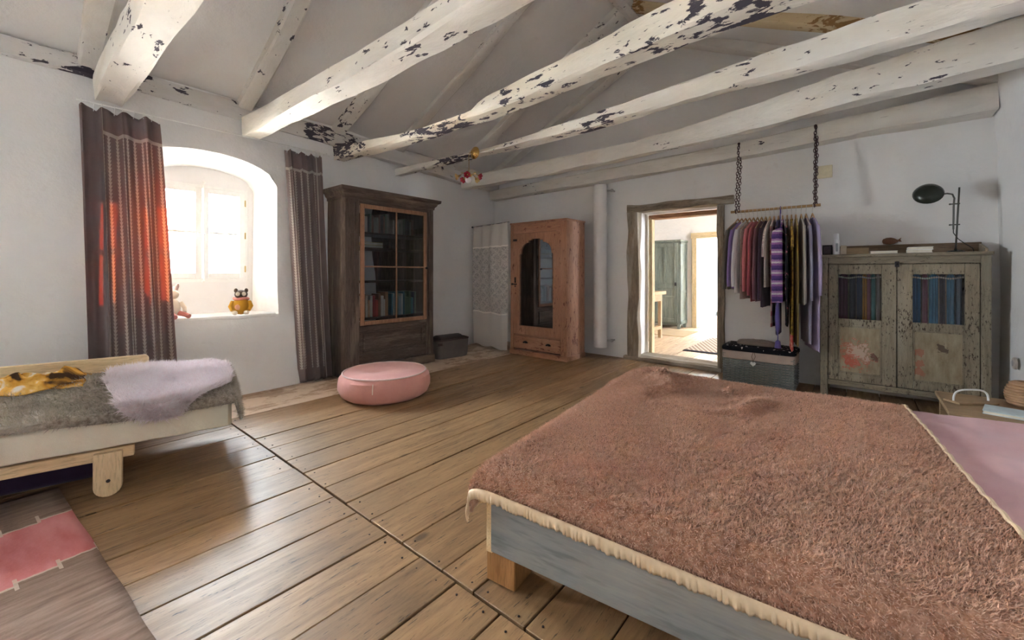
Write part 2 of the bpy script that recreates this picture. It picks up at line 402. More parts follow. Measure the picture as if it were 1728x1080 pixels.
# ------------------------------------------------------------------ walls
def xwall(y):                                     # the window wall is not quite square to the back wall
    return -4.80 - .22 * (sstep(1.9, 5.4, y))
NY0, NY1 = .56, 1.80                              # mouth of the window niche
def arch(y, y0, y1, zs, rise):
    t = (2 * (y - y0) / (y1 - y0) - 1); return zs + rise * sqrt(max(0, 1 - t * t)) if abs(t) < 1 else zs
def bulge(y, z):
    w = (sstep(.1, .8, y) * (1 - sstep(1.9, 2.7, y)))
    return w * (.07 + .10 * max(0, 1 - z / .76)) * float(1 - sstep(.70, .80, z))
def wallpt(y, z, seed=1):
    d = .025 * fb(y * 1.2, z * 1.2, seed)
    return (xwall(y) + bulge(y, z) + d, y, z)
def wall_left():
    m = MB()
    ys = sorted(set([round(-1.6 + .12 * i, 3) for i in range(61)] + [NY0, NY1] + [NY0 + (NY1 - NY0) * i / 16 for i in range(17)]))
    ys = [y for y in ys if y <= 5.62] + [5.7]
    W2 = (-1.3, -.6, 1.08, 2.02)                     # window added out of view to the left, lets in more sky light
    ys = sorted(set(ys + [W2[0], W2[1]]))
    TOP = 2.95; ZL = [-.1 + .86 * k / 8 for k in range(9)] + [.76 + 1.36 * k / 6 for k in range(1, 7)] + [2.12 + (TOP - 2.12) * k / 6 for k in range(1, 7)]
    def strip(a, b, za0, za1, zb0, zb1, n):
        pa = [wallpt(a, za0 + (za1 - za0) * k / n) for k in range(n + 1)]; pb = [wallpt(b, zb0 + (zb1 - zb0) * k / n) for k in range(n + 1)]
        m.loft([pa, pb], False, False, True)
    for a, b in zip(ys[:-1], ys[1:]):
        c = (a + b) / 2
        if NY0 < c < NY1:
            strip(a, b, -.1, .76, -.1, .76, 8)
            strip(a, b, arch(a, NY0, NY1, 2.12, .25), TOP, arch(b, NY0, NY1, 2.12, .25), TOP, 6)
        elif W2[0] < c < W2[1]:
            strip(a, b, -.1, W2[2], -.1, W2[2], 6); strip(a, b, W2[3], TOP, W2[3], TOP, 5)
        else:
            pa = [wallpt(a, z) for z in ZL]; pb = [wallpt(b, z) for z in ZL]; m.loft([pa, pb], False, False, True)
    # splayed reveal of the niche
    def outline(y0, y1, zb, zs, rise, x, wob):
        p = [(y0, zb)] + [(y0, zb + (zs - zb) * k / 6) for k in range(1, 6)]
        p += [(y0 + (y1 - y0) * k / 16, arch(y0 + (y1 - y0) * k / 16, y0, y1, zs, rise)) for k in range(17)]
        p += [(y1, zs - (zs - zb) * k / 6) for k in range(1, 7)]
        p += [(y1 - (y1 - y0) * k / 10, zb) for k in range(1, 10)]
        out = []
        for y, z in p:
            if x is None:
                xx = wallpt(y, z)[0]
                out.append((xx, y, z))
            else: out.append((x + wob * .02 * n1(y * 5 + z * 3, 5), y + wob * .02 * n1(z * 4 + y, 6), z + wob * .015 * n1(y * 4 + z, 8)))
        return out
    r0 = outline(NY0, NY1, .76, 2.12, .25, None, 0)
    rs = [r0]
    for k in range(1, 6):
        f = k / 5
        rs.append(outline(NY0 + (.80 - NY0) * f, NY1 + (1.72 - NY1) * f, .76 + .01 * f, 2.12 + .0 * f, .25 - .07 * f, -4.80 - .48 * f, 1 if k < 5 else 0))
    m.loft(rs, False, True, True)
    # niche back around the window frame
    r1 = rs[-1]; cy, cz = 1.26, 1.6
    inner = [(-5.28, min(max(y, .84), 1.675), min(max(z, 1.10), 2.12)) for x, y, z in r1]
    m.loft([r1, inner], False, True, False)
    fr = [(-5.42, y, z) for x, y, z in inner]; m.loft([inner, fr], False, True, False)
    # reveal of the added window
    a, b, c, d = W2
    q = [(a, c), (b, c), (b, d), (a, d)]; m.loft([[wallpt(y, z) for y, z in q], [(-5.0, y, z) for y, z in q]], False, True, False)
    o = part('wall_left', m, WHITE)
    k = MB()                                        # unseen blocks added behind the plaster, stop sky light leaking in
    k.box(-5.45, -5.13, 1.95, 5.8, -.1, 3.0).box(-5.45, -5.0, -.59, .45, -.1, 3.0).box(-5.45, -5.0, -1.9, -1.31, -.1, 3.0)
    k.box(-5.45, -5.0, .45, 1.95, -.1, .70).box(-5.45, -5.0, .45, 1.95, 2.45, 3.0).box(-5.45, -5.0, -1.31, -.59, -.1, 1.07).box(-5.45, -5.0, -1.31, -.59, 2.03, 3.0)
    k.box(-5.45, -5.33, .45, .835, .7, 2.45).box(-5.45, -5.33, 1.68, 1.95, .7, 2.45).box(-5.45, -5.33, .8, 1.7, .7, 1.105).box(-5.45, -5.33, .8, 1.7, 2.118, 2.45)
    part('leak_blocker', k, WHITE, o)
    struct(o, 'uneven white plaster wall with a deep arched window niche', 'wall')
    # rounded plaster lip of the sill
    s = MB(); pts = [wallpt(y, .755) for y in np.linspace(NY0 + .02, NY1 - .03, 26)]
    s.tube([(p[0] - .03 + .012 * n1(p[1] * 9, 2), p[1], .742 + .012 * n1(p[1] * 7, 3)) for p in pts], [.035 + .008 * n1(p[1] * 11, 4) for p in pts], 10)
    part('plaster_sill_lip', s, WHITE, o)
    # added unseen window: frame, mullion, panes
    w2 = thing('added_window', 'white two-light casement added out of view beside the daybed to let in sky light', 'window', (-4.98, -.95, 1.55), 0, None, 'structure')
    f = MB(); f.box(-.03, .03, -.35, -.31, -.47, .47).box(-.03, .03, .31, .35, -.47, .47).box(-.03, .03, -.31, .31, .43, .47).box(-.03, .03, -.31, .31, -.47, -.43).box(-.025, .025, -.02, .02, -.43, .43)
    part('window_frame', f, WINPAINT, w2, .004)
    for k in (-1, 1): part('pane', MB().box(-.003, .003, min(k * .02, k * .31), max(k * .02, k * .31), -.43, .43), GLASS, w2)
wall_left()

def ceil_z(x):
    return 2.92 + .47 * (x + 4.85) if x < -2.0 else 2.92 + .47 * 2.85 - .475 * (x + 2.0)
def wall_back():
    m = MB(); D0, D1, DT = -2.36, -1.27, 2.04
    xs = sorted(set([round(-5.1 + .15 * i, 3) for i in range(42)] + [D0, D1]))
    for a, b in zip(xs[:-1], xs[1:]):
        c = (a + b) / 2
        def col(x):
            zs = ([] if D0 < c < D1 else [-.1 + (DT + .1) * k / 8 for k in range(8)]) + [DT + (ceil_z(x) + .05 - DT) * k / 10 for k in range(11)]
            return [(x, 5.49 + .02 * n1(x * 1.5 + z * 1.1, 3), z) for z in zs]
        m.loft([col(a), col(b)], False, False, True)
    q = [(D0, 0), (D0, DT), (D1, DT), (D1, 0)]
    m.loft([[(x, 5.49, z) for x, z in q], [(x, 5.92, z) for x, z in q]], False, False, False)
    struct(part('wall_back', m, WHITE), 'white plaster gable wall with a low doorway', 'wall')
wall_back()
m = MB(); m.grid(lambda u, v: (.93 + .05 * (1 - u) + .03 * n1(u * 9 + v * 3, 4) - .05 * (sstep(.75, 1, v)), -1.75 + 7.3 * u, -.1 + 3.05 * v), 40, 14)
m.box(1.12, 1.4, -1.9, 5.8, -.1, 3.3)  # unseen slab added behind the plaster against light leaks
struct(part('wall_right', m, WHITE), 'white plaster wall beside the bed head', 'wall')
def wall_front():
    m = MB(); m.box(-5.1, 1.1, -1.75, -1.6, -.1, 4.4)
    struct(part('wall_front', m, WHITE), 'plain white plaster wall facing the doorway wall', 'wall')
wall_front()

# ceiling: two plastered slopes meeting at the ridge
m = MB()
m.grid(lambda u, v: (-4.95 + 2.95 * u, -1.75 + 7.35 * v, ceil_z(-4.95 + 2.95 * u) + .03 * n1(u * 5 + v * 13, 2) - .05 * sin(pi * u) * .4), 16, 40)
m.grid(lambda u, v: (-2.0 + 3.0 * u, -1.75 + 7.35 * v, ceil_z(-2.0 + 3.0 * u) + .03 * n1(u * 5 + v * 13, 6)), 16, 40)
CEIL = struct(part('ceiling', m, WHITEC), 'sloping grey-white plaster ceiling open to the ridge', 'ceiling')

m = MB(); m.prism([(-5.6, 2.75), (-2.0, 4.46), (1.6, 2.75), (1.6, 2.95), (-2.0, 4.66), (-5.6, 2.95)], -2.0, 5.75, 'y')  # unseen slab added over the ceiling, blocks sky showing through gaps
part('sky_blocker', m, m_wood('sky_blocker_boards', (.12, .08, .05), (.25, .17, .1), 'y'), CEIL)
# ------------------------------------------------------------------ timbers
def timber(name, keys, mat, label, n=40, rough=.012, seed=1, cat='beam', axis='x', r=.013):
    """rough-hewn timber lofted through keys (pos along axis, front, back, bottom, top)"""
    ks = np.array(keys, float); t = np.linspace(ks[0, 0], ks[-1, 0], n)
    cols = [np.interp(t, ks[:, 0], ks[:, k]) for k in range(1, 5)]
    rings = []
    for i, p in enumerate(t):
        f, b, z0, z1 = [c[i] for c in cols]
        rr = min(r, (b - f) * .3, (z1 - z0) * .3)
        pts = [(f, z0 + rr), (f + rr, z0), ((f + b) / 2, z0), (b - rr, z0), (b, z0 + rr), (b, (z0 + z1) / 2), (b, z1 - rr), (b - rr, z1), ((f + b) / 2, z1), (f + rr, z1), (f, z1 - rr), (f, (z0 + z1) / 2)]
        ring = []
        for k, (y, z) in enumerate(pts):
            dy = rough * 2 * n1(p * 3.1 + k * 9.7, seed); dz = rough * 2 * n1(p * 2.7 + k * 5.3, seed + 5) + rough * n1(p * 9 + k * 3.3, seed + 9)
            ring.append((p, y + dy, z + dz) if axis == 'x' else (y + dy, p, z + dz))
        rings.append(ring)
    m = MB(); m.loft(rings)
    o = part(name, m, mat, None)
    return struct(o, label, cat)
timber('tie_beam', [(-5.0, .40, .58, 2.62, 2.82), (-2.8, .42, .62, 2.60, 2.80), (1.0, .44, .64, 2.6, 2.82)], PAINT0, 'white tie beam over the daybed curtain with broad smooth faces', 30, .014, 1)
timber('tie_beam', [(-4.74, 1.45, 1.60, 2.565, 2.76), (-2.7, 1.50, 1.69, 2.56, 2.72), (-1.3, 1.49, 1.68, 2.56, 2.70), (1.0, 1.48, 1.66, 2.57, 2.75)], PAINT0, 'cream-white tie beam ending just right of the arched window', 40, .012, 2)
timber('tie_beam', [(-4.80, 2.42, 2.56, 2.54, 2.74), (-4.3, 2.44, 2.6, 2.535, 2.66), (-3.3, 2.47, 2.64, 2.525, 2.585), (-2.55, 2.48, 2.66, 2.52, 2.585), (-2.42, 2.48, 2.66, 2.52, 2.65), (-1.8, 2.44, 2.62, 2.53, 2.68), (-.7, 2.34, 2.54, 2.54, 2.72), (1.0, 2.30, 2.5, 2.55, 2.74)], PAINT2, 'flaking tie beam notched along its top with dark bare patches', 70, .014, 3)
timber('tie_beam', [(-4.95, 3.33, 3.44, 2.53, 2.64), (-3.5, 3.35, 3.46, 2.535, 2.585), (-2.5, 3.36, 3.50, 2.53, 2.61), (-1.2, 3.32, 3.42, 2.53, 2.675), (-.3, 3.26, 3.38, 2.53, 2.70), (1.0, 3.16, 3.32, 2.53, 2.71)], PAINT1, 'white tie beam with dark flakes that carries the flower chandelier', 60, .012, 4)
timber('tie_beam', [(-4.9, 4.58, 4.72, 2.545, 2.74), (-3.4, 4.66, 4.8, 2.55, 2.745), (-2.5, 4.64, 4.78, 2.55, 2.735), (-1.5, 4.52, 4.66, 2.55, 2.72), (-.9, 4.44, 4.58, 2.55, 2.76), (0, 4.2, 4.40, 2.55, 2.80), (1.0, 4.08, 4.24, 2.55, 2.84)], PAINT0, 'bowed white tie beam standing free in front of the doorway wall', 60, .012, 5)
timber('wall_beam', [(-4.97, 5.33, 5.55, 2.47, 2.63), (-3, 5.33, 5.55, 2.49, 2.66), (-1.2, 5.32, 5.55, 2.525, 2.69), (.1, 5.26, 5.55, 2.56, 2.75), (.89, 5.24, 5.55, 2.565, 2.78)], PAINT0, 'white beam laid along the doorway wall above the clothes rail', 50, .01, 6)
timber('wall_plate', [(-1.7, -4.95, -4.765, 2.80, 2.95), (.5, -4.95, -4.76, 2.78, 2.93), (2.5, -4.97, -4.77, 2.70, 2.9), (5.5, -5.2, -4.90, 2.62, 2.9)], PAINTY, 'dark flaking wall plate along the top of the window wall', 50, .012, 7, 'beam', 'y')

def rafter(y0, y1, side, mat, label, seed, w=.15, lift=0, z0=0):
    m = MB(); rings = []; N = 26
    xa, xb = (-4.88, -1.93) if side < 0 else (.98, -2.07)
    for i in range(N + 1):
        f = i / N; x = xa + (xb - xa) * f; y = y0 + (y1 - y0) * f + .04 * n1(f * 4, seed)
        zc = ceil_z(x) + .04
        h = .14 + .05 * n1(f * 3 + seed, seed) + lift
        ww = w * (1 + .3 * n1(f * 3.3, seed + 4))
        rings.append([(x, y - ww / 2, zc), (x, y - ww / 2 + .012 * n1(f * 9, seed), zc - h * .9), (x, y - ww * .36, zc - h), (x, y + ww * .36, zc - h * 1.02), (x, y + ww / 2 + .012 * n1(f * 8, seed + 1), zc - h * .9), (x, y + ww / 2, zc)])
    m.loft(rings)
    struct(part('rafter', m, mat), label, 'rafter')
LN = ['above the daybed', 'above the arched window', 'between window and bookcase', 'above the dark bookcase', 'above the corner lace curtain', 'beside the doorway gable']
for i, (ya, yb) in enumerate([(.36, .5), (1.5, 1.55), (2.48, 2.55), (3.36, 3.3), (4.5, 4.4), (5.3, 5.25)]):
    rafter(ya, yb, -1, PAINTR, 'whitewashed rafter rising from the window wall ' + LN[i], i + 3, .15)
RN = ['between the bed and the front wall', 'over the near half of the bed', 'over the far half of the bed', 'brown-stained, over the bedside table', 'brown-stained, in front of the cabinet', 'along the doorway gable']
for i, (ya, yb) in enumerate([(.4, .5), (1.5, 1.55), (2.4, 2.5), (3.6, 3.35), (4.62, 4.45), (5.3, 5.25)]):
    rafter(ya, yb, 1, BROWNR if i in (3, 4) else PAINTR, 'rafter on the bed-head roof slope ' + RN[i], i + 20, .15)
m = MB(); m.tube([(-2.0, y, 4.19) for y in np.linspace(-1.7, 5.5, 12)], .09, 8)
struct(part('ridge_beam', m, PAINTR), 'whitewashed ridge beam where the rafters meet', 'beam')

# ------------------------------------------------------------------ arched-niche window
def window1():
    w = thing('window_1', 'white two-light casement window set in the arched niche', 'window', (-5.33, 1.2575, 1.11), 0, None, 'structure')
    Wd, H = .835, 1.01
    def frame(y0, y1, z0, z1, t, x0, x1):
        m = MB(); m.box(x0, x1, y0, y0 + t, z0, z1).box(x0, x1, y1 - t, y1, z0, z1).box(x0, x1, y0 + t, y1 - t, z0, z0 + t).box(x0, x1, y0 + t, y1 - t, z1 - t, z1); return m
    part('window_frame', frame(-Wd / 2 - .012, Wd / 2 + .012, -.02, H + .015, .05, -.04, .045), WINPAINT, w, .004)
    for s in (-1, 1):
        y0, y1 = (-Wd / 2 + .03, -.012) if s < 0 else (-.008, Wd / 2 - .03)
        sash = part('sash', frame(y0, y1, .03, H - .03, .055, -.02, .06 if s > 0 else .052), WINPAINT, w, .005)
        part('glazing_bar', MB().box(0, .05, y0 + .05, y1 - .05, .50, .525), WINPAINT, sash, .003)
        for a, b in ((.08, .505), (.52, H - .08)):
            part('pane', MB().box(.012, .016, y0 + .05, y1 - .05, a, b), GLASS, sash)
    b = MB().tube([(.075, .002, z) for z in np.linspace(.0, 1.03, 8)], .007, 8); b.ball((.075, .002, 1.03), .016).ball((.075, .002, 0), .014)
    bolt = part('window_bolt', b, WINPAINT, w)
    part('bolt_handle', MB().tube([(.08, .002, .50), (.11, .002, .50), (.115, -.06, .495)], .007, 6), WINPAINT, bolt)
    HB = m_plain('aged_brass', (.55, .42, .2), .4, .9)
    for z in (.13, .50, .86):
        part('hinge', MB().tube([(.062, Wd / 2 - .032, z - .035), (.062, Wd / 2 - .032, z + .035)], .007, 8), HB, w)
window1()
# ground outside so that the window looks onto something bright
gt = part('courtyard', MB().box(-30, -5.6, -25, 30, -3.2, -3.0), m_plain('pale_gravel', (.62, .60, .56), .9, 0, .1, 3))
struct(gt, 'pale gravel courtyard outside the window', 'ground')

# ------------------------------------------------------------------ doorway
def doorway():
    d = thing('door_1', 'open doorway framed in cracked grey timber posts', 'doorway', (-1.82, 5.49, 0), 0, None, 'structure')
    def post(x0, x1, z0, z1, y0, y1, seed, mat, name, ax='z', n=22, rough=.02):
        m = MB(); rings = []
        for i in range(n + 1):
            f = i / n
            if ax == 'z':
                z = z0 + (z1 - z0) * f; e = [rough * n1(f * 7 + k * 11, seed) for k in range(8)]
                rings.append([(x0 + e[0], y0 + e[1] * .5, z), ((x0 + x1) / 2, y0 + e[5] * .5 - .006, z), (x1 + e[2], y0 + e[3] * .5, z), (x1 + e[4], y1, z), (x0 + e[6], y1, z)])
            else:
                x = x0 + (x1 - x0) * f; e = [rough * n1(f * 7 + k * 11, seed) for k in range(8)]
                rings.append([(x, y0 + e[0] * .5, z0 + e[1]), (x, y0 - .006 + e[5] * .5, (z0 + z1) / 2), (x, y0 + e[2] * .5, z1 + e[3]), (x, y1, z1 + e[4]), (x, y1, z0 + e[6])])
        m.loft(rings, True, True, False)
        return part(name, m, mat, d, .004)
    post(-.645, -.495, .02, 2.04, -.05, .06, 1, GREYWOOD, 'door_post', rough=.035)
    post(.50, .575, .0, 2.02, -.05, .10, 2, GREYWOOD, 'door_post', rough=.02)
    post(-.65, .68, 2.025, 2.125, -.06, .08, 3, GREYWOODX, 'lintel', 'x', rough=.025)
    post(-.70, .55, -.02, .05, -.07, .36, 4, GREYWOODX, 'threshold', 'x', rough=.02)
    # inner jambs at the far side of the wall
    post(-.50, -.45, .03, 2.0, .34, .44, 5, YELWOOD, 'inner_jamb', rough=.008)
    post(.42, .50, .03, 2.0, .34, .44, 6, YELWOOD, 'inner_jamb', rough=.008)
    post(-.50, .50, 1.96, 2.02, .34, .46, 7, m_wood('red_brown_lintel', (.22, .09, .04), (.45, .24, .12), 'x'), 'inner_lintel', 'x', rough=.008)
doorway()

# ------------------------------------------------------------------ rooms beyond the doorway
def beyond():
    FL2 = m_floor('pale_boards_beyond', (.42, .28, .17), (.66, .49, .33), .45)
    base = part('floor_beyond', MB().box(-4.5, 1.5, 5.86, 13.6, -.1, -.035), DARK)
    struct(base, 'pale plank floor of the rooms beyond the doorway', 'floor')
    xs = np.arange(-4.5, 1.5, .27)
    for a in xs:
        part('floor_board', MB().box(a + .002, a + .268, 5.86, 9.5, -.034, 0), FL2, base, .003, seg=1)
        part('floor_board', MB().box(a + .002, a + .268, 9.502, 13.6, -.034, 0), FL2, base, .003, seg=1)
    # room two: walls with the second doorway, unseen opening added at right to light it
    m = MB(); m.box(-4.1, -2.74, 9.5, 9.75, 0, 2.45).box(-1.65, 1.3, 9.5, 9.75, 0, 2.45).box(-2.74, -1.65, 9.5, 9.75, 2.04, 2.45)
    struct(part('wall_hall_back', m, CREAM), 'cream hall wall with the yellow-framed inner doorway', 'wall')
    struct(part('wall_hall_left', MB().box(-4.3, -4.1, 5.9, 9.75, 0, 2.45), CREAM), 'cream side wall of the hall behind the green wardrobe', 'wall')
    m = MB().box(1.1, 1.3, 5.92, 7.3, 0, 2.45).box(1.1, 1.3, 7.9, 9.75, 0, 2.45).box(1.1, 1.3, 7.3, 7.9, 0, 1.1).box(1.1, 1.3, 7.3, 7.9, 1.9, 2.45)
    struct(part('wall_hall_right', m, CREAM), 'cream hall wall with an unseen opening added for daylight', 'wall')
    m = MB().box(-4.3, -2.37, 5.75, 5.92, 0, 2.45).box(-1.26, 1.3, 5.75, 5.92, 0, 2.45).box(-2.37, -1.26, 5.75, 5.92, 2.05, 2.45)
    struct(part('wall_hall_front', m, CREAM), 'cream hall side of the doorway wall', 'wall')
    struct(part('ceiling_hall', MB().box(-4.3, 1.3, 5.75, 9.75, 2.45, 2.55), CREAM), 'plain cream ceiling of the hall', 'ceiling')
    # room three, with an unseen opening added at right to light it
    struct(part('wall_far', MB().box(-6.2, -.4, 13.2, 13.4, 0, 2.6), PALEB), 'pale blue-white wall of the farthest room', 'wall')
    struct(part('wall_far_left', MB().box(-6.2, -6.0, 9.75, 13.4, 0, 2.6), PALEB), 'pale side wall of the farthest room', 'wall')
    m = MB().box(-.8, -.6, 9.75, 11.3, 0, 2.6).box(-.8, -.6, 11.9, 13.4, 0, 2.6).box(-.8, -.6, 11.3, 11.9, 0, 1.15).box(-.8, -.6, 11.3, 11.9, 1.85, 2.6)
    struct(part('wall_far_right', m, PALEB), 'pale wall of the farthest room with an unseen opening added for daylight', 'wall')
    struct(part('ceiling_far', MB().box(-6.2, -.4, 9.5, 13.4, 2.6, 2.7), PALEB), 'pale ceiling of the farthest room', 'ceiling')
    struct(part('floor_far', MB().box(-6.2, -4.5, 9.75, 13.4, -.1, 0), FL2), 'plank floor strip in the farthest room', 'floor')
    fr = thing('door_2', 'yellow-painted wooden door frame of the inner doorway', 'doorway', (-2.2, 9.5, 0), 0, None, 'structure')
    part('door_post', MB().box(-.60, -.50, -.05, .26, 0, 2.0), YELWOOD, fr, .008); part('door_post', MB().box(.50, .60, -.05, .26, 0, 2.0), YELWOOD, fr, .008)
    part('lintel', MB().box(-.62, .62, -.06, .26, 1.94, 2.06), m_wood('yellow_lintel', (.45, .32, .16), (.72, .58, .36), 'x'), fr, .008)
beyond()
# ------------------------------------------------------------------ double bed
PINE = m_wood('pale_pine', (.62, .42, .22), (.82, .64, .40), 'x', 1.0, .5, vary=.1)
PINEY = m_wood('pale_pine_y', (.62, .42, .22), (.82, .64, .40), 'y', 1.0, .5)
OAKBLK = m_wood('oak_block', (.25, .12, .04), (.42, .22, .09), 'z', .8, .5)
GREYRAIL = m_wood('grey_washed_board', (.17, .185, .195), (.32, .32, .31), 'x', .35, .55, (.44, .39, .33), .55)
def m_pile(name, c1, c2, c3):
    t = NT(name); co = t.co(); f = t.noise(co, 3.2, 4); g = t.noise(co, 55, 3); h = t.noise(co, 260, 2)
    c = t.mix(t.ramp(f, [(.35, 0.0), (.65, 1.0)]), c1, c2); c = t.mix(t.ramp(g, [(.35, 0.0), (.7, 1.0)]), c, c3)
    c = t.mix(.3, c, t.mix(h, tuple(x * .55 for x in c1), tuple(min(1, x * 1.25) for x in c3)))
    t.bump(g, .6, .008); t.bump(h, .6, .004)
    return t.done(c, .95, spec=.15, **{'Sheen Weight': .35, 'Sheen Roughness': .5})
TEDDY = m_pile('salmon_teddy_fleece', (.36, .175, .10), (.46, .24, .15), (.60, .36, .26))
TEDDYT = m_pile('salmon_teddy_fibre', (.48, .25, .155), (.60, .34, .225), (.74, .48, .36))
SATIN = m_plain('champagne_satin', (.66, .50, .33), .42, 0, .05, 40, .1)
PINKS = m_fabric('dusty_pink_linen', (.66, .40, .42), (.56, .32, .35), 600, .2, big=4)
BED0 = Vector((-1.115, 1.175, 0)); BA = radians(6.3)
def bed():
    b = thing('double_bed', 'low double bed with grey-washed side boards on oak blocks', 'bed', BED0, BA)
    L, Wd = 1.96, 1.82
    part('side_rail', MB().box(.02, L, 0, .03, .12, .365), GREYRAIL, b, .004)
    part('side_rail', MB().box(.02, L, Wd - .03, Wd, .12, .365), GREYRAIL, b, .004)
    part('foot_board', MB().box(0, .028, 0, Wd, .115, .37), PINEY, b, .004)
    part('head_board', MB().box(L - .03, L, 0.03, Wd - .03, .12, .365), GREYRAIL, b, .004)
    for x in (-.005, L - .14):
        for y in (.01, Wd - .14):
            part('bed_leg', MB().box(x, x + .13, y, y + .13, 0, .1195), OAKBLK, b, .004)
    part('slat_base', MB().box(.03, L - .03, .03, Wd - .03, .14, .18), PINE, b)
    MT = m_fabric('mattress_ticking', (.8, .78, .74))
    part('mattress', MB().box(.05, L - .04, .05, Wd - .05, .18, .42), MT, b, .05, seg=4)
bed()
def rnd_edge(d, r=.07):
    """distance along the cloth from an edge -> (inset, drop)"""
    a = r * pi / 2
    if d >= a: return d - a + r, 0.0
    if d >= 0: t = (a - d) / r; return r - r * sin(t), r - r * cos(t)
    return 0.0, r - d
def bed_cover():
    nu, nv = 150, 170; L0, T0 = -.07, -.012
    SL, TL = 1.69, 1.94
    m = MB(); V = []
    def hgt(s, t):
        w = .016 * fb(s * 2.2, t * 2.2, 4)
        fold = math.exp(-((t - 1.42 - .12 * sin(s * 3)) / .28) ** 2) * (.2 + sstep(-.05, .3, s)) * (1 - sstep(.75, 1.15, s))
        w += fold * .075 * max(0.0, 1 - abs(fb(s * 2.6 + t * 1.0, t * 3.0 - s * 1.5, 21, 2)) / .2) ** 1.3 + fold * .012 * fb(s * 6, t * 6, 8)
        w += .018 * math.exp(-((s - .25) / .25) ** 2) * math.exp(-((t - 1.55) / .3) ** 2)
        return max(w, -.018)
    for j in range(nv + 1):
        for i in range(nu + 1):
            s = L0 + SL * i / nu; t = T0 + TL * j / nv
            edge_drop = .035 * (sstep(0, 1.3, s))
            xs, d1 = rnd_edge(s, .10); d_n, d2 = rnd_edge(t, .085); d_f, d3 = rnd_edge(TL + 2 * T0 - t + .02, .08)
            x = xs - .05; wb = (sstep(.4, 1.6, t)); y = (d_n - .035) * (1 - wb) + (1.875 - d_f) * wb
            y = min(y, 1.865)
            top = .467 + float(hgt(s, t)) * (sstep(0, .25, s)) * (sstep(-.02, .2, t))
            z = top - max(d1, d2, d3) - .35 * min(d1, max(d2, d3)) - (edge_drop * (1 - (sstep(.0, .12, t))))
            V.append((x, y + .0, max(z, .23)))
    fs = [(j * (nu + 1) + i, j * (nu + 1) + i + 1, (j + 1) * (nu + 1) + i + 1, (j + 1) * (nu + 1) + i) for j in range(nv) for i in range(nu)]
    m.add(V, fs, True)
    bl = thing('fleece_blanket', 'salmon-brown teddy fleece blanket with satin edge spread over the double bed', 'blanket', BED0, BA)
    part('fleece', m, TEDDY, bl, solid=.012, off=-1)
    P, N = surf_points(V, nu, nv, 190000, 5)
    tufts('pile', P + N * .001, N, TEDDYT, bl, .0135, .0013, (.25, -.3, 0), .42, 3, 1.1, 18)
    G = np.array(V).reshape(nv + 1, nu + 1, 3)
    # satin binding on the near edge (gathered), foot edge and the turned-back top edge
    near = G[0]; mm = MB(); n = 420
    idx = np.linspace(0, nu, n); xs = np.interp(idx, np.arange(nu + 1), near[:, 0]); ys = np.interp(idx, np.arange(nu + 1), near[:, 1]); zs = np.interp(idx, np.arange(nu + 1), near[:, 2])
    rows = []
    for k in range(6):
        f = k / 5; ruf = np.array([.007 * f * (sin(q * .62 + 2.2 * sin(q * .13)) + .5 * sin(q * 1.31 + 1.7 * sin(q * .09))) for q in range(n)])
        rows.append([(xs[q], ys[q] - .010 - .006 * sin(pi * f) - abs(ruf[q]), zs[q] + .012 - .040 * f + .003 * sin(q * .21) * f) for q in range(n)])
    mm.loft(rows, False, False, True)
    part('satin_binding', mm, SATIN, bl, solid=.003)
    foot = G[:, 0]; mm = MB()
    mm.loft([[(p[0] - .014 - .006 * sin(pi * k / 4) - .006 * abs(sin(q * .9)), p[1], p[2] + .022 - .062 * k / 4) for q, p in enumerate(foot)] for k in range(5)], False, False, True)
    part('satin_binding', mm, SATIN, bl, solid=.003)
    head = G[:, nu]; mm = MB()
    mm.loft([[(p[0] + o, p[1], p[2] + h + .003 * sin(q * .8)) for q, p in enumerate(head)] for o, h in ((-.006, .010), (0, .013), (.008, .010), (.011, -.002))], False, False, True)
    part('satin_binding', mm, SATIN, bl, solid=.003)
bed_cover()
def pink_cover():
    nu, nv = 60, 110; V = []
    for j in range(nv + 1):
        for i in range(nu + 1):
            s = 1.44 + .54 * i / nu; t = -.25 + 2.30 * j / nv
            d_n, d2 = rnd_edge(t, .06); d_f, d3 = rnd_edge(1.84 - t, .06)
            wb = sstep(.4, 1.5, t); y = (d_n - .012) * (1 - wb) + (1.852 - d_f) * wb
            z = .445 - max(d2, d3) + float(.018 * abs(fb(s * 3 + t * 3.5, t * 2.1 - s * 2.5, 9)) + .008 * fb(s * 8, t * 8, 3)) * (sstep(1.50, 1.62, s))
            V.append((s, y, max(z, .13)))
    m = MB(); m.add(V, [(j * (nu + 1) + i, j * (nu + 1) + i + 1, (j + 1) * (nu + 1) + i + 1, (j + 1) * (nu + 1) + i) for j in range(nv) for i in range(nu)], True)
    o = part('bed_sheet', m, PINKS, None, solid=.006, off=-1); o.location = BED0; o.rotation_euler = (0, 0, BA)
    tag(o, 'dusty pink linen cover on the head end of the double bed', 'bedspread')
pink_cover()

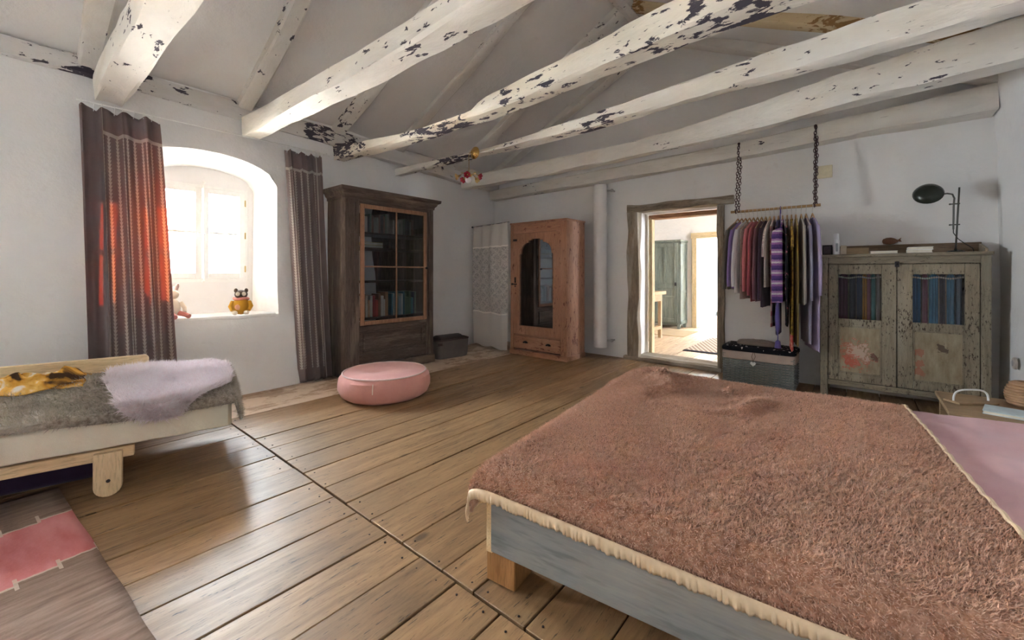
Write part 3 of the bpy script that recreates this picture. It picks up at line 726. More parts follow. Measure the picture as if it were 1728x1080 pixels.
# ------------------------------------------------------------------ daybed
DB0 = Vector((-3.09, .42, 0)); DBA = -radians(14)       # local y = along the daybed, local -x = towards the wall
CREAMC = m_fabric('cream_cotton', (.82, .76, .62), (.74, .67, .53), 400, .15, big=8)
FURG = m_pile('grey_brown_fur', (.13, .095, .06), (.50, .44, .36), (.56, .50, .42))
FURP = m_pile('pink_sheepskin', (.86, .69, .71), (.90, .80, .82), (.93, .88, .90))
def daybed():
    d = thing('daybed', 'low pine daybed with a single back rail and cream futon', 'daybed', DB0, DBA)
    m = MB().box(-.035, 0, -1.9, 0, .185, .245); part('front_rail', m, PINEY, d, .006)
    part('back_side_rail', MB().box(-.90, -.865, -1.9, 0, .185, .245), PINEY, d, .006)
    part('cross_rail', MB().box(-.865, -.035, -.12, -.08, .185, .24), PINE, d, .004)
    def legpoly(z1): return [(-.16, z1), (-.045, z1)] + [(-.1025 + .0575 * cos(a), .055 + .055 * sin(a)) for a in np.linspace(0, -pi, 11)]
    for x0, z1 in ((0, .235), (-.935, .235)):
        lg = part('leg', MB().prism(legpoly(z1), x0, x0 + .033, 'x'), m_wood('pine_leg', (.62, .42, .22), (.82, .64, .40), 'z', 1, .5), d, .005)
        part('bolt', MB().tube([(x0 + .030, -.10, .085), (x0 + .036, -.10, .085)], .009, 10), m_plain('dark_bolt', (.05, .04, .04), .4, .8), lg)
    for x0 in (0, -.935): part('leg', MB().prism([(p[0] - 1.6, p[1]) for p in legpoly(.235)], x0, x0 + .033, 'x'), PINE, d, .005)
    # back rail: one rounded board on two posts
    r = .05; z0, z1 = .505, .605
    poly = [(-1.95, z0), (-.02, z0)] + [(-.02 - r * .6 + r * .6 * cos(a), z1 - r * .6 + r * .6 * sin(a)) for a in np.linspace(0, pi / 2, 7)] + [(-1.95, z1)]
    part('back_rail', MB().prism(poly, -.925, -.897, 'x'), PINEY, d, .006)
    for y in (-.5, -1.6): part('back_post', MB().box(-.955, -.926, y, y + .07, .18, .58), PINE, d, .004)
    # futon with tufted top
    nu, nv = 40, 80; V = []
    def fut(u, v):
        return None
    m = MB(); x0, x1, y0, y1, zb, zt = -.90, .025, -1.9, .45, .247, .43
    def ring(y, k):
        out = []; n = 36
        for i in range(n):
            a = 2 * pi * i / n; c, s_ = cos(a), sin(a); e = .28
            X = (x0 + x1) / 2 + (x1 - x0) / 2 * k * math.copysign(abs(c) ** e, c); Z = (zb + zt) / 2 + (zt - zb) / 2 * (k * .3 + .7) * math.copysign(abs(s_) ** (.36 if s_ > 0 else .12), s_)
            Z += .008 * n1(y * 14 + c * 4, 3); X += .006 * n1(y * 17 + s_ * 3, 6)
            out.append((X, y, max(Z, zb)))
        return out
    ys = [y0] + [y0 + .02, y0 + .06] + list(np.linspace(y0 + .15, y1 - .15, 50)) + [y1 - .06, y1 - .02, y1]
    ks = [.9, .97, .995] + [1] * 50 + [.995, .97, .9]
    m.loft([ring(y, k) for y, k in zip(ys, ks)])
    part('futon', m, CREAMC, d)
daybed()
def dmap(o): o.location = DB0; o.rotation_euler = (0, 0, DBA); return o
def throw_h(p, q):
    lump = .025 * abs(fb(p * 9 + q * 2, q * 3, 12)) + .055 * sstep(-.15, -.55, p) * (1.0 + .8 * n1(q * 2.5 + 3, 5)) * (1 - .8 * sstep(-.70, -.86, p))
    lump += .03 * abs(fb(p * 4, q * 3, 3)) + .045 * math.exp(-((q + .35) / .3) ** 2) * math.exp(-((p + .45) / .2) ** 2)
    return .452 + lump * sstep(.06, -.1, p)
def fur_throw():
    nu, nv = 60, 110; V = []
    for j in range(nv + 1):
        for i in range(nu + 1):
            p = -.86 + .93 * i / nu; q = -1.75 + 2.36 * j / nv
            q2 = q + .05 * n1(p * 3, 4) ; zt = .446
            ix, d1 = rnd_edge(.045 + .05 * n1(q * 2.2, 8) - p + .0, .022)
            x = .052 - ix + .0
            iy, d2 = rnd_edge(.46 - q2 + .0, .02)
            y = .465 - iy
            z = throw_h(p, q) - max(d1, d2) * .95
            if q2 > .46: x += .10 * (q2 - .46); y += .25 * (q2 - .46) / .15 * .15
            V.append((x, y, max(z, .26)))
    m = MB(); m.add(V, [(j * (nu + 1) + i, j * (nu + 1) + i + 1, (j + 1) * (nu + 1) + i + 1, (j + 1) * (nu + 1) + i) for j in range(nv) for i in range(nu)], True)
    t = thing('fur_throw', 'mottled grey-brown fur throw covering the daybed', 'throw', DB0, DBA)
    part('backing', m, FURG, t, solid=.012, off=-1)
    P, N = surf_points(V, nu, nv, 60000, 8)
    tufts('fur', P, N, FURG, t, .024, .0012, (.3, -.35, -.1), .3, 4, 1.2, 12)
fur_throw()
def sheepskin():
    t = thing('sheepskin', 'fluffy pale pink sheepskin draped over the end of the daybed', 'sheepskin', DB0, DBA)
    nr, na = 26, 72; V = []
    cx, cy = -.41, .14
    for k in range(nr + 1):
        f = k / nr
        for a in range(na):
            th = 2 * pi * a / na
            R = (.43 + .05 * cos(2 * th) + .05 * cos(4 * th + .5) + .03 * n1(a * .35, 3)) * f / (abs(cos(th)) ** 3 + abs(sin(th)) ** 3) ** (1 / 3)
            p = cx + R * 1.02 * cos(th); q = cy + R * .74 * sin(th)
            ix, d1 = rnd_edge(.045 - p, .03); x = .072 - ix
            z = throw_h(max(p, -.84), min(q, .44)) + .028 - d1 * .9 + .006 * fb(p * 5, q * 5, 2)
            if q > .47: z -= (q - .47) * .5
            V.append((x, q, z))
    fs = [(k * na + a, k * na + (a + 1) % na, (k + 1) * na + (a + 1) % na, (k + 1) * na + a) for k in range(nr) for a in range(na)]
    m = MB(); m.add(V, fs, True); part('hide', m, FURP, t, solid=.01, off=-1)
    G = np.array(V).reshape(nr + 1, na, 3); G = np.concatenate([G, G[:, :1]], 1)
    r = np.random.default_rng(4); n = 42000; rr = np.sqrt(r.uniform(0, 1, n)) * (nr - 1e-4); aa = r.uniform(0, na - 1e-4, n)
    i = rr.astype(int); j = aa.astype(int); fi = (rr - i)[:, None]; fj = (aa - j)[:, None]
    P = G[i, j] * (1 - fi) * (1 - fj) + G[i + 1, j] * fi * (1 - fj) + G[i, j + 1] * (1 - fi) * fj + G[i + 1, j + 1] * fi * fj
    N = np.cross(G[i + 1, j] - G[i, j], G[i, j + 1] - G[i, j] + 1e-6); N /= np.linalg.norm(N, axis=1)[:, None] + 1e-9; N *= np.sign(N[:, 2:3] + .02)
    cl = np.stack([vnoise(P[:, 0] * 28, P[:, 1] * 28, k) for k in (1, 2, 3)], 1) * 2.2
    N2 = N + cl * np.array([1, 1, .3]); N2 /= np.linalg.norm(N2, axis=1)[:, None]
    tufts('wool', P, N2, FURP, t, .046, .0017, (.15, 0, -.1), .28, 5)
sheepskin()
def scarf():
    t = NT('ochre_scarf'); co = t.co(); f = t.noise(co, 7, 3, .5, 1.0)
    c = t.ramp(f, [(.36, (.09, .05, .03)), (.44, (.62, .30, .05)), (.55, (.78, .48, .14)), (.62, (.80, .75, .68))]); t.bump(t.noise(co, 30, 3), .5, .01); t.bump(t.noise(co, 400, 2), .4, .002)
    M_ = t.done(c, 1.0, spec=.03)
    nu, nv = 44, 44; V = []
    for j in range(nv + 1):
        for i in range(nu + 1):
            a = i / nu - .5; b = j / nv - .5; e = max(0, 1 - (a * a + b * b) * 4.4)
            sx = -.52 + a * .32 + .03 * n1(b * 9, 2); sy = -.50 + b * .46 + .03 * n1(a * 9, 4)
            V.append((sx, sy, throw_h(sx, sy) + .014 + .075 * e ** .6 * (.25 + 1.5 * abs(fb(a * 7, b * 5, 5)))))
    m = MB(); m.add(V, [(j * (nu + 1) + i, j * (nu + 1) + i + 1, (j + 1) * (nu + 1) + i + 1, (j + 1) * (nu + 1) + i) for j in range(nv) for i in range(nu)], True)
    tag(dmap(part('scarf', m, M_, None, solid=.006)), 'crumpled ochre, white and dark brown scarf on the fur throw', 'scarf')
    m = MB(); m.box(-.84, -.285, -1.5, -.16, .0, .16)
    b = thing('storage_bag', 'dark purple fabric storage bag under the daybed', 'bag', DB0, DBA)
    part('body', m, m_fabric('dark_purple_cloth', (.055, .03, .075)), b, .035, seg=4)
    part('zip', MB().tube([(-.285 + .003, y, .11) for y in np.linspace(-1.45, -.2, 12)], .004, 6), m_plain('black_zip', (.02, .02, .02), .5), b)
scarf()

# ------------------------------------------------------------------ rug
def rug():
    t = NT('kilim_wool'); co = t.co(); x, y, z = t.sep(co)
    st = t.math('MULTIPLY', t.math('FLOOR', t.math('MULTIPLY', y, 8.5)), .03)
    wob = t.math('MULTIPLY', t.math('SUBTRACT', t.noise(co, 30, 2), .5), .02)
    xx = t.math('ADD', t.math('ADD', x, wob), st)
    inner = t.math('MULTIPLY', t.math('GREATER_THAN', xx, .36), t.math('LESS_THAN', xx, .86))
    base = t.mix(t.ramp(t.noise(t.co(scale=(1, .15, 1)), 40, 4), [(.3, 0.0), (.7, 1.0)]), (.19, .125, .095), (.33, .24, .19))
    pk = t.mix(t.ramp(t.noise(t.co(scale=(.3, 1, 1)), 9, 4), [(.3, 0.0), (.7, 1.0)]), (.52, .13, .13), (.70, .30, .30))
    c = t.mix(inner, base, pk)
    fy = t.math('FRACT', t.math('MULTIPLY', y, 8.5)); tick = t.math('LESS_THAN', fy, .10)
    d1 = t.math('LESS_THAN', t.math('ABSOLUTE', t.math('SUBTRACT', xx, .875)), .045); d2 = t.math('LESS_THAN', t.math('ABSOLUTE', t.math('SUBTRACT', xx, .345)), .045)
    l1 = t.math('LESS_THAN', t.math('ABSOLUTE', t.math('SUBTRACT', xx, .86)), .007); l2 = t.math('LESS_THAN', t.math('ABSOLUTE', t.math('SUBTRACT', xx, .36)), .007)
    k = t.math('MAXIMUM', t.math('MULTIPLY', tick, t.math('MAXIMUM', d1, d2)), t.math('MAXIMUM', l1, l2))
    c = t.mix(t.math('MULTIPLY', k, .75), c, (.66, .54, .45))
    t.bump(t.noise(t.co(scale=(1, .3, 1)), 160, 2), .5, .004)
    M_ = t.done(c, .97, spec=.1)
    m = MB(); m.grid(lambda u, v: (2.35 * u, -1.5 + 1.5 * v + .012 * n1(u * 9, 3) * v, .010 + .003 * n1(u * 11 + v * 7, 2)), 60, 30)
    o = part('kilim_rug', m, M_, None, solid=.008, off=-1); o.location = (-3.42, .145, 0); o.rotation_euler = (0, 0, radians(5))
    tag(o, 'flat-woven rug in pink and brown with stepped border', 'rug')
rug()

# ------------------------------------------------------------------ pouf
def pouf():
    C = m_fabric('pink_canvas', (.72, .36, .32), (.64, .30, .27), 350, .2, big=5)
    p = thing('floor_pouf', 'round pink canvas floor pouf with piped rims', 'pouf', (-3.58, 2.33, 0))
    R = .435
    prof = [(.02, .0), (.30, .002), (.37, .012), (.41, .04), (R, .10), (R, .15), (.425, .20), (.39, .235)]
    m = MB(); seg = 72
    rings = []
    for i, (r, z) in enumerate(prof):
        rings.append([(r * cos(2 * pi * k / seg) * (1 + .008 * n1(k * .5, i)), r * sin(2 * pi * k / seg), z + .006 * n1(k * .35, i + 3) * (z > .01)) for k in range(seg)])
    m.loft(rings, False); part('side', m, C, p)
    m = MB(); rings = []
    for f in (1, .93, .82, .68, .5, .3, .12, .01):
        rings.append([(.39 * f * cos(2 * pi * k / seg), .39 * f * sin(2 * pi * k / seg), .236 + .018 * sin(pi * min(1, (1 - f) * 2.2) / 2) - .035 * float(math.exp(-((f * cos(2 * pi * k / seg) + .2) ** 2 + (f * sin(2 * pi * k / seg) + .2) ** 2) / .12)) + .006 * n1(k * .4 + f * 9, 5) * f * (1 - f) * 4) for k in range(seg)])
    m.loft(rings, False); part('top', m, C, p)
    m = MB().tube([(.392 * cos(2 * pi * k / 60), .392 * sin(2 * pi * k / 60), .238 + .004 * n1(k * .5, 2)) for k in range(60)], .0075, 6, True)
    part('piping', m, m_fabric('pale_pink_piping', (.84, .60, .56)), p)
    part('zip_pull', MB().tube([(.30, -.318, .215), (.305, -.325, .17), (.302, -.324, .125)], .004, 6), m_plain('cream_cord', (.85, .78, .7), .8), p)
pouf()
# ------------------------------------------------------------------ dark glazed bookcase
BOOKW = m_wood('dark_weathered_wood', (.055, .04, .035), (.155, .115, .095), 'z', 1.3, .62, (.36, .28, .22), .45, .5)
BOOKWY = m_wood('dark_weathered_wood_y', (.055, .04, .035), (.15, .11, .09), 'y', 1.3, .62, (.36, .28, .22), .4, .5)
REDWOOD = m_wood('red_brown_glazing_bar', (.24, .12, .07), (.42, .23, .14), 'z', 1.2, .55)
IRON = m_plain('dark_iron', (.03, .027, .03), .45, .7)
def bookcase():
    b = thing('bookcase', 'tall dark weathered bookcase with a four-pane glazed door', 'bookcase', (-4.41, 2.36, 0))
    Wd, D, H = 1.25, .46, 2.08                     # local: y along the wall, -x to the wall
    for y0 in (0, Wd - .03): part('side_panel', MB().box(-D, -.02, y0, y0 + .03, 0.0, H), BOOKW, b, .004)
    part('back_panel', MB().box(-D, -D + .02, .03, Wd - .03, .1, H), BOOKW, b)
    part('top_panel', MB().box(-D, 0, .03, Wd - .03, H - .03, H), BOOKWY, b)
    part('bottom_panel', MB().box(-D + .02, -.03, .03, Wd - .03, .55, .58), BOOKWY, b)
    for y0, y1 in ((0, .17), (Wd - .12, Wd)):
        s = part('stile', MB().box(-.02, .005, y0, y1, .10, H), BOOKW, b, .005)
        part('moulding', MB().tube([(.008, (y0 + y1) / 2 + (.03 if y0 == 0 else -.02), z) for z in (.62, 2.0)], .011, 8), BOOKW, s)
    part('top_rail', MB().box(-.02, .004, .17, Wd - .12, 2.0, H), BOOKWY, b, .003)
    # front-left chamfered corner post
    part('corner_post', MB().prism([(-.06, -.02), (.0, .0), (.012, .03), (-.02, .05), (-.06, .04)], 0, H, 'z'), BOOKW, b, .004)
    # cornice
    prof = [(0, 2.04), (.012, 2.04), (.015, 2.07), (.035, 2.09), (.045, 2.115), (.075, 2.13), (.08, 2.165), (0, 2.165)]
    m = MB()
    ringL = [(-D - .0, 0 - p[0], p[1]) for p in prof]; r1 = [(p[0], -p[0], p[1]) for p in prof]; r2 = [(p[0], Wd + p[0], p[1]) for p in prof]; r3 = [(-D, Wd + p[0], p[1]) for p in prof]
    m.loft([ringL, r1, r2, r3], True, True, False)
    m.box(-D, 0, 0, Wd, 2.1, 2.155)
    part('cornice', m, BOOKWY, b)
    # lower front: rail, recessed panel with moulding, plinth
    part('lower_rail', MB().box(-.02, .004, .17, Wd - .12, .52, .575), BOOKWY, b, .004)
    part('lower_panel', MB().box(-.03, -.012, .17, Wd - .12, .12, .53), BOOKWY, b)
    m = MB()
    for y0, y1, z0, z1 in ((.22, 1.08, .475, .50), (.22, 1.08, .27, .295), (.22, .245, .295, .475), (1.055, 1.08, .295, .475)): m.box(-.014, .004, y0, y1, z0, z1)
    part('panel_moulding', m, BOOKWY, b, .006)
    part('drawer_board', MB().box(-.02, .002, .17, Wd - .12, .12, .25), BOOKWY, b, .005)
    part('plinth', MB().box(-.03, .03, -.015, Wd + .012, 0, .115), BOOKWY, b, .012)
    # door
    y0, y1, z0, z1 = .175, 1.125, .585, 1.995
    d = part('door', MB().box(.0, .026, y0, y0 + .05, z0, z1).box(.0, .026, y1 - .05, y1, z0, z1).box(.0, .026, y0 + .05, y1 - .05, z1 - .05, z1).box(.0, .026, y0 + .05, y1 - .05, z0, z0 + .05), REDWOOD, b, .005)
    ym, zm = (y0 + y1) / 2 + .01, 1.27
    part('glazing_bar', MB().box(.004, .022, ym - .009, ym + .009, z0 + .05, z1 - .05), REDWOOD, d, .003)
    part('glazing_bar', MB().box(.004, .022, y0 + .05, y1 - .05, zm - .009, zm + .009), REDWOOD, d, .003)
    for a0, a1 in ((y0 + .05, ym - .009), (ym + .009, y1 - .05)):
        for c0, c1 in ((z0 + .05, zm - .009), (zm + .009, z1 - .05)):
            part('pane', MB().box(.009, .012, a0, a1, c0, c1), GLASSD, d)
    part('knob', MB().tube([(.024, y1 - .025, 1.26), (.05, y1 - .025, 1.26)], .008, 8).ball((.058, y1 - .025, 1.26), .018), IRON, d)
    shelves = (.66, 1.10, 1.50, 1.68)
    for z in shelves: part('shelf', MB().box(-D + .02, -.05, .03, Wd - .03, z - .022, z), BOOKWY, b)
    rnd = random.Random(11); cols = {}
    def bmat(c):
        if c not in cols: cols[c] = m_plain('book_cloth_%d' % len(cols), c, .7, 0, .08, 60, .05)
        return cols[c]
    PG = m_plain('book_pages', (.72, .68, .58), .9)
    reds = [(.36, .06, .06), (.55, .12, .10), (.62, .50, .44), (.70, .66, .60), (.30, .16, .10), (.5, .30, .2)]; blues = [(.05, .16, .22), (.08, .25, .30), (.60, .60, .58), (.12, .20, .14), (.05, .07, .13), (.35, .45, .5)]
    darks = [(.10, .09, .09), (.30, .28, .26), (.16, .20, .16), (.24, .14, .10), (.5, .46, .4)]
    CNAME = dict(zip(reds + blues + darks, ['dark red', 'bright red', 'dusty pink', 'off-white', 'brown', 'tan', 'deep teal', 'teal', 'light grey', 'dark green', 'midnight blue', 'grey-blue', 'charcoal', 'mid grey', 'moss green', 'chestnut', 'sand']))
    def book(y, z, w, h, dpt, c, lean, label, group):
        label = CNAME[c] + ' ' + label; group = CNAME[c] + ' ' + group
        k = thing('book', label, 'book', (-4.41 - .12, 2.36 + y, z + .0005), 0, group); k.rotation_euler = (lean, 0, 0)
        part('cover', MB().box(-dpt, 0, 0, w, 0, h), bmat(c), k, .003)
        part('pages', MB().box(-dpt - .001, -.005, .003, w - .003, h - .003, h + .0006), PG, k)
    def row(y, yend, z, pal, hs, label, group):
        while y < yend:
            w = rnd.uniform(.018, .042); h = rnd.uniform(*hs); book(y, z, w, h, rnd.uniform(.14, .19), rnd.choice(pal), 0, label, group); y += w + .0025
    row(.26, .60, .66, reds, (.20, .30), 'book on the lower shelf at the curtain side of the bookcase', 'books on the lower shelf, curtain side')
    row(.68, 1.05, .66, blues, (.20, .30), 'book on the lower shelf at the knob side of the bookcase', 'books on the lower shelf, knob side')
    row(.26, .62, 1.68, darks, (.18, .26), 'book on the upper shelf at the curtain side of the bookcase', 'books on the upper shelf, curtain side')
    row(.70, 1.0, 1.68, darks, (.14, .22), 'book on the upper shelf at the knob side of the bookcase', 'books on the upper shelf, knob side')
    for i, c in enumerate([(.55, .45, .14), (.30, .27, .22)]):
        k = thing('book', ['mustard-yellow book lying flat under the upper shelf', 'grey book lying flat beneath the mustard-yellow one'][i], 'book', (-4.55, 2.36 + .30, 1.5005 + .036 * (1 - i)), 0)
        part('cover', MB().box(-.2, 0, 0, .27, 0, .034), bmat(c), k, .003); part('pages', MB().box(-.19, .001, .004, .266, .004, .030), PG, k)
bookcase()

# ------------------------------------------------------------------ terracotta armoire
TERRA = m_wood('terracotta_paint', (.34, .16, .095), (.46, .24, .15), 'z', 1.0, .42, (.56, .31, .21), .5, .35, chips=(.16, .05, .03))
TERRAX = m_wood('terracotta_paint_x', (.34, .16, .095), (.46, .24, .15), 'x', 1.0, .42, (.56, .31, .21), .5, .35, chips=(.16, .05, .03))
MIRROR = NT('old_mirror'); MIRROR = MIRROR.done((.62, .64, .66), .03, 1.0)
def armoire():
    a = thing('armoire', 'terracotta-painted armoire with an arched mirror door and drawer', 'wardrobe', (-3.974, 4.72, 0))
    Wd, D, H = .975, .48, 1.93
    for x0 in (0, Wd - .05): part('side_panel', MB().box(x0, x0 + .05, 0, D, .07, H - .02), TERRA, a, .01)
    part('back_panel', MB().box(.05, Wd - .05, D - .02, D, .07, H - .02), TERRA, a)
    part('top_board', MB().box(-.012, Wd + .012, -.014, D, H - .025, H), TERRAX, a, .008)
    part('plinth', MB().box(-.015, Wd + .015, -.02, D, 0, .075), TERRAX, a, .012)
    part('top_rail', MB().box(.05, Wd - .05, 0.004, .03, 1.77, H - .025), TERRAX, a, .004)
    part('divider_rail', MB().box(.05, Wd - .05, .004, .03, .285, .30), TERRAX, a, .003)
    part('floor_panel', MB().box(.05, Wd - .05, .03, D - .02, .29, .31), TERRAX, a)
    # door with shaped opening
    X0, X1, Z0, Z1 = .055, Wd - .095, .305, 1.765
    def opening(n=10):
        l, r, zb, zs = .165, Wd - .215, .43, 1.47
        p = [(l, zb), (r, zb), (r, zs), (r - .02, zs), (r - .02, zs + .01)]
        c = (l + r) / 2; w = (r - l) / 2 - .02
        for k in range(n + 1):
            t = pi / 2 * k / n; p.append((c + .13 + (w - .13) * cos(t), zs + .01 + .155 * sin(t)))
        p += [(c + .13, zs + .195), (c + .09, zs + .195), (c + .075, zs + .215), (c - .075, zs + .215), (c - .09, zs + .195), (c - .13, zs + .195)]
        for k in range(n + 1):
            t = pi / 2 * (1 - k / n); p.append((c - .13 - (w - .13) * cos(t), zs + .01 + .155 * sin(t)))
        p += [(l + .02, zs + .01), (l + .02, zs), (l, zs)]
        return p
    op = opening(); oc = [(min(max(x, X0), X1), z) for x, z in op]
    # outer border point for each opening point (projected to the door rectangle)
    cx, cz = (X0 + X1) / 2, .95; out = []
    for x, z in op:
        dx, dz = x - cx, z - cz; k = min(((X1 - cx) / dx if dx > 0 else (X0 - cx) / dx) if abs(dx) > 1e-6 else 1e9, ((Z1 - cz) / dz if dz > 0 else (Z0 - cz) / dz) if abs(dz) > 1e-6 else 1e9)
        out.append((cx + dx * k, cz + dz * k))
    for c in ((X0, Z0), (X1, Z0), (X1, Z1), (X0, Z1)):
        j = min(range(len(out)), key=lambda q: (out[q][0] - c[0]) ** 2 + (out[q][1] - c[1]) ** 2); out[j] = c
    m = MB(); f = lambda P, y: [(x, y, z) for x, z in P]
    m.loft([f(out, .03), f(out, -.002), f(op, -.002), f(op, .016)], False, True, False)
    d = part('door', m, TERRA, a)
    mm = MB(); n = len(op); mm.add(f(op, .014), [tuple(range(n))[::-1]]); part('mirror', mm, MIRROR, d, label='tarnished mirror glass with a stepped arched top')
    bead = MB().tube([(x, -.004, z) for x, z in op], .006, 6, True); part('mirror_bead', bead, TERRA, d)
    part('lock_plate', MB().box(.075, .10, -.008, 0, 1.05, 1.13).ball((.088, -.006, 1.00), .012, .006, .012), IRON, d)
    part('latch', MB().tube([(.04, -.016, 1.03), (.12, -.016, 1.03)], .009, 8).ball((.04, -.016, 1.03), .016), IRON, d)
    part('hinge', MB().box(.05, .12, -.008, .0, 1.66, 1.69), IRON, d)
    for x0, x1 in ((-.002, .055), (Wd - .095, Wd + .002)): part('front_stile', MB().box(x0, x1, -.006, .03, .07, H - .025), TERRA, a, .006)
    dr = part('drawer', MB().box(.06, Wd - .10, -.004, .03, .095, .28), TERRAX, a, .006)
    for x in (.28, .68):
        m = MB(); n = 12
        m.loft([[(x + .042 * cos(pi * k / n) * s, -.006 - .022 * q, .185 + .028 * sin(pi * k / n) * s) for k in range(n + 1)] for s, q in ((1, 0), (.92, .6), (.7, 1), (.2, 1.05))], False, False, True)
        part('cup_pull', m, IRON, dr, solid=.003)
armoire()

# ------------------------------------------------------------------ lace panel in the corner
def lace():
    t = NT('ivory_lace'); u = t.co('UV'); x, y, z = t.sep(u)
    v1 = t.vor(t.co('UV', (60, 140, 1)), 1.0); band = t.math('MULTIPLY', t.math('GREATER_THAN', y, .28), t.math('LESS_THAN', y, .82))
    dx = t.math('PINGPONG', t.math('MULTIPLY', x, 5.0), .5); dy = t.math('PINGPONG', t.math('MULTIPLY', y, 13.0), .5)
    dia = t.math('LESS_THAN', t.math('ABSOLUTE', t.math('SUBTRACT', t.math('ADD', dx, dy), .5)), .13)
    net = t.math('GREATER_THAN', v1, .44)
    pat = t.math('MAXIMUM', t.math('MULTIPLY', t.math('SUBTRACT', 1.0, net), .75), t.math('MULTIPLY', dia, .35))
    l1 = t.math('LESS_THAN', t.math('ABSOLUTE', t.math('SUBTRACT', y, .28)), .006); l2 = t.math('LESS_THAN', t.math('ABSOLUTE', t.math('SUBTRACT', y, .82)), .006)
    plain = t.math('SUBTRACT', 1.0, band)
    al = t.math('ADD', t.math('MULTIPLY', band, t.math('ADD', t.math('MULTIPLY', pat, .45), .42)), t.math('MULTIPLY', plain, .72))
    al = t.math('MAXIMUM', al, t.math('MAXIMUM', l1, l2), True)
    M_ = t.done((.84, .80, .74), .95, spec=.1, Alpha=al)
    l = thing('lace_curtain', 'ivory lace panel hung across the corner beside the armoire', 'curtain', (-4.02, 4.70, 0))
    A = Vector((0, -.008, 0)); B = Vector((-.90, .18, 0))
    def fn(u, v):
        p = A.lerp(B, 1 - u); n = Vector((-.2, -.98, 0)); w = .018 * sin(u * 22 + 1.5 * sin(v * 3)) * (.4 + .6 * v) + .012 * sin(u * 9 + v * 4)
        q = p + n * w; zz = .03 + (1.945 - .03) * v + .012 * sin(u * 14) * (1 - v) + .008 * abs(sin(u * 20)) * v
        return (q.x + .012 * sin(v * 5) * (1 - v) * (1 - 2 * u), q.y, zz)
    m = MB(); m.grid(fn, 70, 60); part('lace_panel', m, M_, l)
    part('curtain_wire', MB().tube([(.03, 0.0, 1.955), (-.45, .09, 1.952), (-.93, .185, 1.955)], .005, 6), IRON, l)
    part('hook', MB().ball((-.93, .185, 1.955), .016), IRON, l)
lace()

# ------------------------------------------------------------------ fabric basket with dark blanket
def fabric_basket():
    F = m_fabric('grey_brown_felt', (.20, .17, .155), (.15, .125, .115), 300, .2); LE = m_plain('dark_leather', (.055, .03, .028), .5)
    b = thing('storage_basket', 'grey-brown felt storage basket with dark rim in the corner', 'basket', (-4.56, 3.99, 0), radians(-8))
    def ring(w, d, z, k=0): 
        pts = []
        for i in range(40):
            a = 2 * pi * i / 40; c, s = cos(a), sin(a); e = .35
            pts.append((d / 2 * math.copysign(abs(c) ** e, c) + .004 * n1(i * .7 + z * 9, 2), w / 2 * math.copysign(abs(s) ** e, s), z + k * .012 * n1(i * .5, 3)))
        return pts
    m = MB(); m.loft([ring(.50, .34, .0), ring(.52, .36, .01), ring(.54, .375, .10), ring(.55, .385, .20), ring(.555, .39, .262, 1), ring(.54, .375, .262, 1), ring(.53, .365, .15), ring(.5, .34, .02)], True)
    part('body', m, F, b)
    m = MB().tube([(p[0], p[1], p[2]) for p in ring(.552, .388, .258, 1)], .010, 6, True); part('rim', m, LE, b)
    part('handle', MB().box(.185, .20, -.27 + .0, -.20, .19, .225), LE, b, .006)
    d = MB(); n = 24
    for s in range(1):
        rings = []
        for k in range(n + 1):
            y = -.20 + .42 * k / n; ra = .10 * (.6 if k in (0, n) else .92 if k in (1, n - 1) else 1)
            rings.append([(.01 + ra * 1.35 * cos(2 * pi * i / 20), y + .006 * n1(i + k, 3), .235 + ra * .75 * sin(2 * pi * i / 20) + .004 * n1(k * .9 + i, 2)) for i in range(20)])
        d.loft(rings)
    o = part('blanket_roll', d, m_fabric('dark_brown_wool', (.045, .03, .03))); o.location = b.location; o.rotation_euler = b.rotation_euler
    tag(o, 'rolled dark brown blanket lying in the felt basket', 'blanket')
fabric_basket()

# ------------------------------------------------------------------ tube radiator
def radiator():
    Wm = m_plain('white_enamel', (.84, .84, .84), .3, 0, .02, 20, 0)
    r = thing('tube_radiator', 'tall white tubular radiator beside the doorway', 'radiator', (-2.83, 5.34, 0))
    part('tube_body', MB().lathe([(.02, .135), (.085, .135), (.093, .145), (.093, 2.44), (.085, 2.45), (.02, 2.45)], seg=32), Wm, r)
    for z in (.24, 2.36):
        v = part('valve', MB().tube([(.09, .03, z), (.15, .06, z), (.15, .14, z)], .012, 8).ball((.15, .06, z), .024), m_plain('dull_chrome', (.5, .5, .5), .3, .9), r)
radiator()

